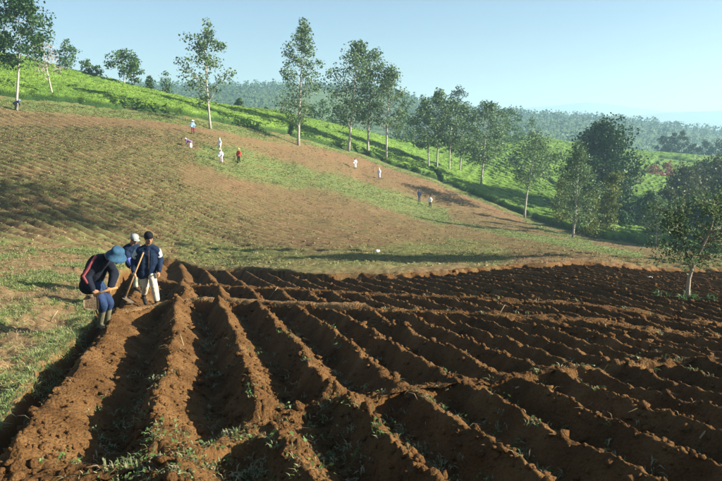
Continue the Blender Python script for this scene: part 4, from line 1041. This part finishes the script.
def person(label, loc, J, wear, voxel=0.0095, group=None, rotz=0.0, detail=True, scale=1.0):
    """J: joints in metres (x right, y away, z up from the ground point); wear: materials"""
    root = empty('person', loc); root.rotation_euler = (0, 0, rotz); root.scale = (scale,) * 3; tag(root, label, 'person', group)
    J = {k_: Vector(v) for k_, v in J.items() if k_ not in ('curlL', 'curlR')} | {}
    fdir = J['face'].normalized(); hup = J['hup'].normalized(); hr = fdir.cross(hup).normalized(); fdir = hup.cross(hr)
    Hm = Matrix((hr, fdir, hup)).transposed()          # local head axes -> world
    hc = J['head']
    mb = MB()
    prim_ell(mb, hc, (0.076, 0.096, 0.112), Hm)
    prim_ell(mb, hc + Hm @ Vector((0, 0.022, -0.062)), (0.056, 0.066, 0.060), Hm)
    prim_cap(mb, hc + Hm @ Vector((0, 0.094, 0.008)), 0.009, hc + Hm @ Vector((0, 0.112, -0.028)), 0.0145, 8)      # nose
    for s_ in (-1, 1): prim_ell(mb, hc + Hm @ Vector((s_ * 0.078, -0.008, -0.008)), (0.010, 0.020, 0.031), Hm, 8, 6)
    prim_cap(mb, hc + Hm @ Vector((0, 0.088, -0.066)), 0.016, hc + Hm @ Vector((0, 0.082, -0.094)), 0.018, 8)        # mouth and chin
    prim_cap(mb, hc + Hm @ Vector((0, -0.025, -0.06)), 0.055, J['neck'], 0.060)
    sl, sr, ch, pe = J['shL'], J['shR'], J['chest'], J['pelvis']
    latS = (sr - sl).normalized()
    prim_cap(mb, J['neck'], 0.06, ch, 0.10)
    prim_cap(mb, sl + latS * 0.02 - Vector((0, 0, 0.05)), 0.048, sr - latS * 0.02 - Vector((0, 0, 0.05)), 0.048)
    for s_ in (-0.065, 0.065): prim_cap(mb, ch + latS * s_, 0.105, pe + latS * s_ * 0.9, 0.105)
    for sd in ('L', 'R'):
        prim_cap(mb, J['sh' + sd] - Vector((0, 0, 0.035)), 0.050, J['el' + sd], 0.042); prim_cap(mb, J['el' + sd], 0.042, J['ha' + sd], 0.027)
        prim_cap(mb, J['hip' + sd], 0.088, J['kn' + sd], 0.060); prim_cap(mb, J['kn' + sd], 0.058, J['an' + sd], 0.038)
        ft = J['toe' + sd]; prim_cap(mb, J['an' + sd] + Vector((0, 0, -0.04)), 0.038, ft, 0.030)
        if detail: hand(mb, J['ha' + sd], J['aim' + sd], J['pn' + sd], wear.get('curl' + sd, 30), 1 if sd == 'L' else -1)
        else: hand(mb, J['ha' + sd], J['aim' + sd], J['pn' + sd], 30, 1 if sd == 'L' else -1)
    remesh(mb, voxel, 'body', M['skin'], root, 2)
    if detail:
        for s_ in (-1, 1):
            m_ = MB(); prim_ell(m_, hc + Hm @ Vector((s_ * 0.031, 0.087, 0.004)), (0.011, 0.008, 0.0055), Hm, 8, 6); m_.build('eye', M['dark'], root)
            m_ = MB(); prim_cap(m_, hc + Hm @ Vector((s_ * 0.016, 0.096, 0.024)), 0.005, hc + Hm @ Vector((s_ * 0.045, 0.082, 0.026)), 0.004, 6); m_.build('eyebrow', M['hair'], root)
        m_ = MB(); prim_cap(m_, hc + Hm @ Vector((-0.022, 0.098, -0.058)), 0.006, hc + Hm @ Vector((0.022, 0.098, -0.058)), 0.006, 6); m_.build('mouth', M['lip'], root)
    m_ = MB(); prim_ell(m_, hc + Hm @ Vector((0, -0.012, 0.012)), (0.082, 0.098, 0.108), Hm); m_.build('hair', M['hair'], root)
    # clothing
    g = wear.get('bulk', 0.022)
    mb = MB()
    prim_cap(mb, J['neck'] + (ch - J['neck']) * 0.25, 0.070, ch, 0.11 + g)
    prim_cap(mb, sl + latS * 0.03 - Vector((0, 0, 0.06)), 0.050 + g, sr - latS * 0.03 - Vector((0, 0, 0.06)), 0.050 + g); prim_cap(mb, J['neck'] + (ch - J['neck']) * 0.15, 0.066, J['neck'] + (ch - J['neck']) * 0.5, 0.10)
    for sd in ('L', 'R'): prim_cap(mb, J['neck'] + (ch - J['neck']) * 0.22, 0.062, J['sh' + sd] - Vector((0, 0, 0.035)), 0.050 + g * 0.8)
    hem = pe + (pe - ch).normalized() * wear.get('hem', 0.10)
    for s_ in (-0.075, 0.075): prim_cap(mb, ch + latS * s_ * 0.95, 0.104 + g, hem + latS * s_, 0.112 + g)
    for sd in ('L', 'R'):
        prim_cap(mb, J['sh' + sd] - Vector((0, 0, 0.04)), 0.047 + g, J['el' + sd], 0.044 + g)
        cuff = J['el' + sd].lerp(J['ha' + sd], wear.get('cuff', 0.93)); prim_cap(mb, J['el' + sd], 0.050 + g, cuff, 0.034 + g * 0.6)
    jk = remesh(mb, voxel * 1.3, wear.get('topname', 'jacket'), M[wear['top']], root, 3, 0.010 if detail else 0)
    if 'skirt' in wear:
        mb = MB(); mid = (J['anL'] + J['anR']) * 0.5; 
        for sd, o_ in (('L', -1), ('R', 1)): prim_cap(mb, pe + latS * 0.05 * o_, 0.125, J['an' + sd].lerp(pe, 0.25), 0.12)
        remesh(mb, voxel * 1.3, 'skirt', M[wear['skirt']], root, 3)
        mb = MB()
        for sd in ('L', 'R'): prim_cap(mb, J['kn' + sd], 0.05, J['an' + sd], 0.04); prim_cap(mb, J['an' + sd] + Vector((0, 0, -0.03)), 0.045, J['toe' + sd], 0.038)
        remesh(mb, voxel * 1.3, 'boots', M[wear['boots']], root, 2)
    else:
        mb = MB(); prim_cap(mb, J['hipL'], 0.098, J['hipR'], 0.098)
        for sd in ('L', 'R'):
            prim_cap(mb, J['hip' + sd], 0.084 + g * 0.3, J['kn' + sd], 0.068 + g * 0.2); prim_cap(mb, J['kn' + sd], 0.068 + g * 0.2, J['kn' + sd].lerp(J['an' + sd], wear.get('leg', 0.72)), 0.060 + g * 0.2)
        remesh(mb, voxel * 1.3, 'trousers', M[wear['legs']], root, 3, 0.008 if detail else 0)
        for sd in ('L', 'R'):
            mb = MB(); prim_cap(mb, J['kn' + sd].lerp(J['an' + sd], wear.get('boot_top', 0.45)), 0.058, J['an' + sd], 0.050)
            an = J['an' + sd]; tip_ = J['toe' + sd]; prim_cap(mb, an + Vector((0, 0, -0.035)), 0.046, tip_, 0.040)
            remesh(mb, voxel * 1.2, 'boot', M[wear['boots']], root, 2)
    hat = wear.get('hat')
    top = hc + hup * 0.012
    if hat == 'knit':
        mb = MB(); prim_ell(mb, hc + Hm @ Vector((0, -0.012, 0.050)), (0.092, 0.112, 0.092), Hm); prim_ell(mb, hc + Hm @ Vector((0, -0.02, 0.015)), (0.093, 0.106, 0.05), Hm)
        remesh(mb, voxel * 1.3, 'knit_cap', M[wear['hatm']], root, 3)
    elif hat == 'bucket':
        lathe('bucket_hat', [(0.001, 0.128), (0.06, 0.126), (0.092, 0.112), (0.104, 0.08), (0.110, 0.035), (0.120, 0.026), (0.162, -0.030), (0.164, -0.036), (0.116, 0.018), (0.105, 0.03)], M[wear['hatm']], root, top, Hm @ Vector((0, -0.10, 1)), jit=0.06)
    elif hat == 'cap':
        cp = lathe('cap', [(0.001, 0.128), (0.05, 0.124), (0.085, 0.10), (0.100, 0.05), (0.102, 0.015), (0.096, 0.012)], M[wear['hatm']], root, top, hup)
        mb = MB(); prim_ell(mb, top + Hm @ Vector((0, 0.115, 0.022)), (0.075, 0.075, 0.008), Hm); mb.build('peak', M[wear['hatm']], cp)
    elif hat == 'scarf':
        mb = MB(); prim_ell(mb, hc + Hm @ Vector((0, -0.02, 0.02)), (0.098, 0.108, 0.122), Hm); prim_cap(mb, hc + Hm @ Vector((0, -0.05, -0.04)), 0.085, J['neck'], 0.09)
        remesh(mb, voxel * 1.3, 'headscarf', M[wear['hatm']], root, 2)
    elif hat == 'cone':
        lathe('sun_hat', [(0.001, 0.17), (0.05, 0.15), (0.10, 0.08), (0.21, 0.02), (0.212, 0.01), (0.09, 0.05)], M[wear['hatm']], root, top, hup)
    return root
def strip_on_arm(name, a, b_, r0, r1, mat, parent, ns=12):
    mb = MB(); mb.tube([a, a.lerp(b_, .12), a.lerp(b_, .5), a.lerp(b_, .88), b_], [r0 * 0.86, r0, (r0 + r1) * 0.5, r1, r1 * 0.86], ns); return mb.build(name, mat, parent)

def hit(u, v):
    """first point of the built ground along a photo pixel"""
    X, Y, Z = ray(u, v); ds = np.arange(3, 130, 0.04); x = X / Y * ds; y = ds; z = Z / Y * ds
    s, t = st_of(x, y); zg = np.where(inside_plough(s, t, 0.15), plough_surface(x, y), mesh_z(x, y))
    i = int(np.argmax(z <= zg)); return Vector((x[i], y[i], zg[i]))
def base_at(u, d):
    x, y, z = at(u, d); s, t = st_of(x, y)
    zz = plough_surface(np.array([x]), np.array([y]))[0] if inside_plough(np.array([s]), np.array([t]), 0.15)[0] else mesh_z(np.array([x]), np.array([y]))[0]
    return Vector((x, y, zz))

def hoe(label, a, b_, blade_dir, width, length, iron, r_=0.017, curve=0.03, latv=None):
    """handle from a (top) to b (head); blade hangs from b towards blade_dir"""
    a = Vector(a); b_ = Vector(b_); root = empty('hoe', b_); tag(root, label, 'hoe')
    ax = (b_ - a).normalized(); mb = MB(); mid = a.lerp(b_, 0.5) + Vector((0, 0, 0.012))
    mb.tube([a - b_, mid - b_, Vector((0, 0, 0)) + ax * 0.05], [r_ * 0.95, r_, r_ * 1.1], 9); mb.build('handle', M['handle'], root)
    bd = Vector(blade_dir).normalized(); lat = bd.cross(ax).normalized() if latv is None else Vector(latv).normalized(); nn = lat.cross(bd)
    V = []; Fq = []; nr, ncl = 7, 7
    for sgn in (1, -1):
        for i in range(nr):
            q = i / (nr - 1)
            for j in range(ncl):
                w_ = (j / (ncl - 1) - 0.5); ww = width * (0.80 + 0.25 * math.sin(math.pi * min(1, 0.15 + q * 0.6)))
                L = length * q - (0.12 * length * (2 * w_) ** 2 if i == nr - 1 else 0)
                V.append(lat * ww * w_ + bd * (L - 0.02) + nn * (curve * q * q + 0.003 * sgn))
    for s_ in range(2):
        o_ = s_ * nr * ncl
        for i in range(nr - 1):
            for j in range(ncl - 1):
                f_ = (o_ + i * ncl + j, o_ + i * ncl + j + 1, o_ + (i + 1) * ncl + j + 1, o_ + (i + 1) * ncl + j); Fq.append(f_ if s_ == 0 else f_[::-1])
    o2 = nr * ncl; rim = [j for j in range(ncl)] + [i * ncl + ncl - 1 for i in range(1, nr)] + [(nr - 1) * ncl + j for j in range(ncl - 2, -1, -1)] + [i * ncl for i in range(nr - 2, 0, -1)]
    for p, q in zip(rim, rim[1:] + rim[:1]): Fq.append((p, q, q + o2, p + o2))
    mb = MB(); mb.add(V, Fq); mb.build('blade', M[iron], root)
    mb = MB(); mb.tube([-ax * 0.045, ax * 0.04], [0.028, 0.030], 10); mb.build('socket', M['iron'], root)
    return root

def upright(o, J):
    """measured offsets -> joints: widths were read across the picture at the person's own distance"""
    out = {}
    y0 = o.y * CP - o.z * SP
    for k_, v in J.items():
        if k_ in ('face', 'hup') or k_[:3] == 'aim' or k_[:2] == 'pn': out[k_] = v; continue
        yc = (o.y + v[1]) * CP - (o.z + v[2]) * SP
        out[k_] = (v[0] + o.x * (yc / y0 - 1), v[1], v[2])
    return out
def upt(o, p): return Vector(upright(o, {'q': p})['q'])
# --- the man in the black knit cap, walking
o1 = base_at(150, 14.9) + Vector((0, 0, 0.06))
J1 = dict(head=(-0.03, -0.14, 1.50), face=(0.48, -0.80, -0.34), hup=(0.10, -0.30, 0.95), neck=(-0.045, -0.06, 1.37), chest=(-0.055, -0.03, 1.17), pelvis=(-0.075, 0.02, 0.90),
          shL=(-0.215, -0.07, 1.275), elL=(-0.335, 0.03, 1.02), haL=(-0.335, -0.17, 0.80), aimL=(0.06, -0.35, -0.9), pnL=(0.95, -0.1, 0.0),
          shR=(0.115, -0.03, 1.285), elR=(0.195, 0.09, 1.03), haR=(0.18, -0.03, 0.79), aimR=(-0.02, -0.22, -0.97), pnR=(-0.9, 0.1, 0.1),
          hipL=(-0.15, 0.06, 0.84), knL=(-0.10, 0.08, 0.47), anL=(-0.14, 0.34, 0.20), toeL=(-0.10, 0.22, 0.06),
          hipR=(0.0, 0.06, 0.84), knR=(0.085, -0.09, 0.48), anR=(0.15, -0.10, 0.10), toeR=(0.23, -0.25, 0.035))
J1 = upright(o1, J1)
p1 = person('man in navy jacket with pale sleeve panels, cream trousers and black knit cap', o1, J1,
            dict(top='navy', legs='cream', boots='boot', hat='knit', hatm='black_knit', curlL=62, curlR=28, bulk=0.026, hem=0.15, leg=0.66, boot_top=0.5), scale=1.07)
for sd in ('L', 'R'):
    a, b_ = Vector(J1['sh' + sd]), Vector(J1['el' + sd]); strip_on_arm('sleeve_panel', a.lerp(b_, 0.22), a.lerp(b_, 0.78), 0.083, 0.079, M['pale_panel'], p1)
mb = MB(); mb.tube([upt(o1, q_) for q_ in ((-0.03, -0.185, 1.25), (-0.028, -0.175, 1.10), (-0.035, -0.15, 0.86))], [0.006] * 3, 6); mb.build('zip', M['iron'], p1)
hg = Vector(o1) + (Vector(J1['haL']) + Vector((0.02, -0.06, -0.065))) * 1.07; dn = Vector((-0.42, -0.10, -1.0)).normalized()
hoe('long wooden-handled hoe held by the man in the black knit cap', hg - dn * 0.56, hg + dn * 0.52, (0.9, -0.35, -0.30), 0.20, 0.24, 'iron')

# --- the man bending in the trench with the blue hat
o2 = base_at(103, 11.7)
J2 = dict(head=(0.20, -0.20, 1.245), face=(0.62, -0.45, -0.64), hup=(0.50, -0.35, 0.78), neck=(0.065, -0.10, 1.22), chest=(-0.07, -0.04, 1.10), pelvis=(-0.17, 0.06, 0.80),
          shL=(-0.10, -0.20, 1.19), elL=(-0.27, -0.30, 0.92), haL=(-0.16, -0.40, 0.735), aimL=(0.75, -0.25, -0.55), pnL=(0.3, 0.35, -0.85),
          shR=(0.05, 0.10, 1.17), elR=(0.17, -0.02, 0.92), haR=(0.12, -0.28, 0.755), aimR=(-0.1, -0.9, -0.35), pnR=(-0.3, -0.1, -0.9),
          hipL=(-0.16, -0.05, 0.77), knL=(0.00, -0.14, 0.43), anL=(-0.05, -0.02, 0.10), toeL=(0.07, -0.16, 0.035),
          hipR=(-0.10, 0.12, 0.77), knR=(0.10, 0.02, 0.43), anR=(0.06, 0.12, 0.10), toeR=(0.19, 0.0, 0.035))
J2 = upright(o2, J2)
p2 = person('bent man in the trench, dark jacket with faded red sleeve stripe, blue brimmed hat', o2, J2,
            dict(top='black_navy', legs='jeans', boots='boot_green', hat='bucket', hatm='blue_hat', curlL=60, curlR=60, bulk=0.035, hem=0.11, leg=0.2, boot_top=0.0), scale=1.08)
a, e, h_ = Vector(J2['shL']), Vector(J2['elL']), Vector(J2['haL'])
off = Vector((-0.01, -0.062, 0.025))
mb = MB(); mb.tube([a + off + Vector((0.02, 0.03, 0.035)), a.lerp(e, .5) + off, e + off * 1.1 + Vector((-.005, 0, 0)), e.lerp(h_, .5) + off * 0.9 + Vector((0.01, 0, -0.01))], [0.022, 0.030, 0.030, 0.022], 8); mb.build('sleeve_stripe', M['red_stripe'], p2)
ha = Vector(o2) + upt(o2, (0.22, -0.44, 0.79)) * 1.08; hb = Vector(o2) + upt(o2, (-0.19, -0.50, 0.66)) * 1.08
hoe('short hoe with broad earth-caked blade held by the bent man', ha, hb, (0.03, -0.22, -1.0), 0.23, 0.25, 'mud_iron', 0.019, 0.04, (0.97, 0.12, -0.1))

# --- the third man behind them
o3 = base_at(140, 16.9)
J3 = dict(head=(-0.14, -0.10, 1.36), face=(0.62, -0.60, -0.42), hup=(0.22, -0.25, 0.93), neck=(-0.20, -0.02, 1.24), chest=(-0.22, 0.0, 1.10), pelvis=(-0.16, 0.08, 0.80),
          shL=(-0.36, -0.06, 1.17), elL=(-0.30, -0.18, 0.90), haL=(-0.16, -0.30, 0.70), aimL=(0.5, -0.3, -0.7), pnL=(0.6, 0.3, -0.2),
          shR=(-0.06, 0.05, 1.18), elR=(0.04, -0.06, 0.92), haR=(-0.02, -0.24, 0.74), aimR=(-0.3, -0.6, -0.6), pnR=(-0.7, -0.2, -0.3),
          hipL=(-0.20, 0.06, 0.77), knL=(-0.10, -0.04, 0.42), anL=(-0.10, 0.04, 0.10), toeL=(0.0, -0.12, 0.035),
          hipR=(-0.08, 0.10, 0.77), knR=(0.05, -0.02, 0.42), anR=(0.06, 0.10, 0.10), toeR=(0.16, -0.04, 0.035))
J3 = upright(o3, J3)
p3 = person('stooping man behind the other two, in navy top, pale trousers and pale grey cap', o3, J3,
            dict(top='navy', legs='sage', boots='boot', hat='cap', hatm='grey_cap', curlL=60, curlR=60, bulk=0.026, hem=0.08, leg=0.75, boot_top=0.6))
a, b_ = Vector(J3['elL']), Vector(J3['haL']); strip_on_arm('sleeve_panel', a.lerp(b_, 0.1), a.lerp(b_, 0.75), 0.080, 0.062, M['violet_blue'], p3)
# --- far workers
STAND = dict(head=(0, -0.02, 1.46), face=(0.2, -0.9, -0.2), hup=(0, -0.05, 1), neck=(0, 0, 1.31), chest=(0, 0, 1.14), pelvis=(0, 0, 0.86),
             shL=(-0.17, 0, 1.26), elL=(-0.24, -0.02, 0.99), haL=(-0.20, -0.16, 0.78), aimL=(0, -0.4, -0.9), pnL=(0.9, 0, 0),
             shR=(0.17, 0, 1.26), elR=(0.25, -0.04, 1.0), haR=(0.17, -0.22, 0.86), aimR=(-0.1, -0.6, -0.7), pnR=(-0.9, 0, 0),
             hipL=(-0.09, 0, 0.84), knL=(-0.10, -0.04, 0.46), anL=(-0.11, 0.03, 0.10), toeL=(-0.12, -0.12, 0.035),
             hipR=(0.09, 0, 0.84), knR=(0.11, -0.06, 0.46), anR=(0.12, 0.0, 0.10), toeR=(0.14, -0.15, 0.035))
BEND = dict(STAND); BEND.update(head=(-0.44, -0.05, 1.12), face=(-0.6, -0.3, -0.75), hup=(-0.72, -0.1, 0.68), neck=(-0.34, -0.02, 1.08), chest=(-0.24, 0, 1.01), pelvis=(0.06, 0, 0.85),
             shL=(-0.30, -0.16, 1.05), elL=(-0.38, -0.18, 0.78), haL=(-0.46, -0.14, 0.54), aimL=(-0.2, 0, -0.95), pnL=(-0.3, 0.9, 0),
             shR=(-0.27, 0.16, 1.05), elR=(-0.35, 0.18, 0.78), haR=(-0.45, 0.12, 0.55), aimR=(-0.2, 0, -0.95), pnR=(-0.3, -0.9, 0),
             hipL=(0.05, -0.09, 0.83), knL=(-0.02, -0.10, 0.46), anL=(0.05, -0.10, 0.10), toeL=(-0.10, -0.11, 0.035),
             hipR=(0.05, 0.09, 0.83), knR=(0.02, 0.10, 0.46), anR=(0.12, 0.10, 0.10), toeR=(-0.03, 0.11, 0.035))
def mirror(J): return {k_: ((-v[0], v[1], v[2])) for k_, v in ((k2[:-1] + ('R' if k2[-1] == 'L' else 'L') if k2[-1] in 'LR' and k2 not in () else k2, v2) for k2, v2 in J.items())}
far = [(16, 79.5, mirror(BEND), dict(top='navy', legs='black_navy', boots='boot', hat='scarf', hatm='sky_cloth'), 'worker in dark blue clothes by the trunk of the top left tree', 0.3),
       (193, 84.5, STAND, dict(top='sky_cloth', legs='maroon', boots='boot', hat='cone', hatm='white_cloth', topname='shirt'), 'worker in light blue shirt and maroon trousers, highest of the five on the left field', 0.5),
       (190, 76.0, BEND, dict(top='lilac', skirt='white_cloth', legs='white_cloth', boots='boot', hat='scarf', hatm='pink', topname='blouse'), 'bending worker in mauve top and white skirt, leftmost of the five on the field', 0.0),
       (220, 79.5, STAND, dict(top='white_cloth', legs='sage', boots='boot', hat='scarf', hatm='white_cloth', topname='shirt'), 'worker in white with dark trim just above the one in the white headscarf', -0.6),
       (221, 73.0, STAND, dict(top='white_cloth', skirt='pink', legs='pink', boots='boot', hat='scarf', hatm='white_cloth', topname='shirt'), 'worker all in white with pale pink skirt, lowest of the five on the left field', 0.1),
       (239, 77.0, STAND, dict(top='red_cloth', legs='black_navy', boots='boot', hat='cone', hatm='straw_hat', topname='shirt'), 'worker in bright red shirt, dark trousers and straw hat', -0.4),
       (355, 101.0, STAND, dict(top='white_cloth', skirt='white_cloth', legs='white_cloth', boots='boot', hat='scarf', hatm='maroon', topname='shirt'), 'leftmost of two white-clad workers on the bare slope in the middle', 0.2),
       (379, 99.0, STAND, dict(top='white_cloth', skirt='white_cloth', legs='white_cloth', boots='boot', hat='scarf', hatm='white_cloth', topname='shirt'), 'right one of two white-clad workers on the bare slope in the middle', -0.3),
       (419, 92.5, STAND, dict(top='navy', legs='jeans', boots='boot', hat='scarf', hatm='lilac', topname='shirt'), 'worker in dark blue, left of the pair at the right end of the field', 0.6),
       (430, 91.0, STAND, dict(top='white_cloth', legs='black_navy', boots='boot', hat='cap', hatm='black_knit', topname='shirt'), 'worker in white shirt and dark trousers, right of the pair at the field end', -0.2)]
for (u, d, J, wear, lab, rz) in far:
    person(lab, base_at(u, d), J, wear, 0.021, 'workers spread over the hill field', rz, detail=False)

# ------------------------------------------------------------------ loose sticks and litter lying on the field
def stick(label, u, v, dirv, L, r_, mat='straw'):
    p = hit(u, v); d = Vector(dirv).normalized(); mb = MB()
    mb.tube([-d * 0.03, d * L * 0.5 + Vector((0, 0, 0.01)), d * L], [r_, r_ * 0.9, r_ * 0.5], 6)
    o = mb.build('stick', M[mat]); o.location = p; tag(o, label, 'stick', 'pale sticks on the ploughed field')
stick('thin pale stick standing slanted in the ridges, middle of the field', 498, 318, (0.45, 0.1, 0.8), 0.24, 0.008)
stick('pale stick leaning over a furrow just beyond the earth path', 268, 300, (0.6, 0.2, 0.75), 0.42, 0.010)
stick('short pale stick lying on a near ridge right of centre', 518, 391, (0.95, 0.2, 0.12), 0.10, 0.009)
stick('short white stick in the dark furrows, bottom right corner', 702, 442, (0.7, 0.3, 0.55), 0.09, 0.009)
stick('pale stick lying in the first dark furrow beside the left ridge', 183, 345, (-0.3, 0.6, 0.35), 0.22, 0.007)
stick('long bleached stick on the grassy bank by the bent man', 92, 326, (-0.75, 0.5, 0.12), 0.50, 0.012)
stick('wooden peg standing slanted in the weedy bank', 50, 322, (0.55, 0.2, 0.8), 0.26, 0.016)
def litter(label, u, v, size, mat):
    p = hit(u, v); o = lumps('litter', np.zeros((1, 3)), np.array([size]), M[mat], flat=0.5); o.location = p + Vector((0, 0, size * 0.2)); tag(o, label, 'litter')
litter('white scrap on the green strip above the ploughed field', 377, 252, 0.16, 'white_cloth')
litter('white scrap in the dark ploughing near the small tree', 650, 278, 0.06, 'white_cloth')
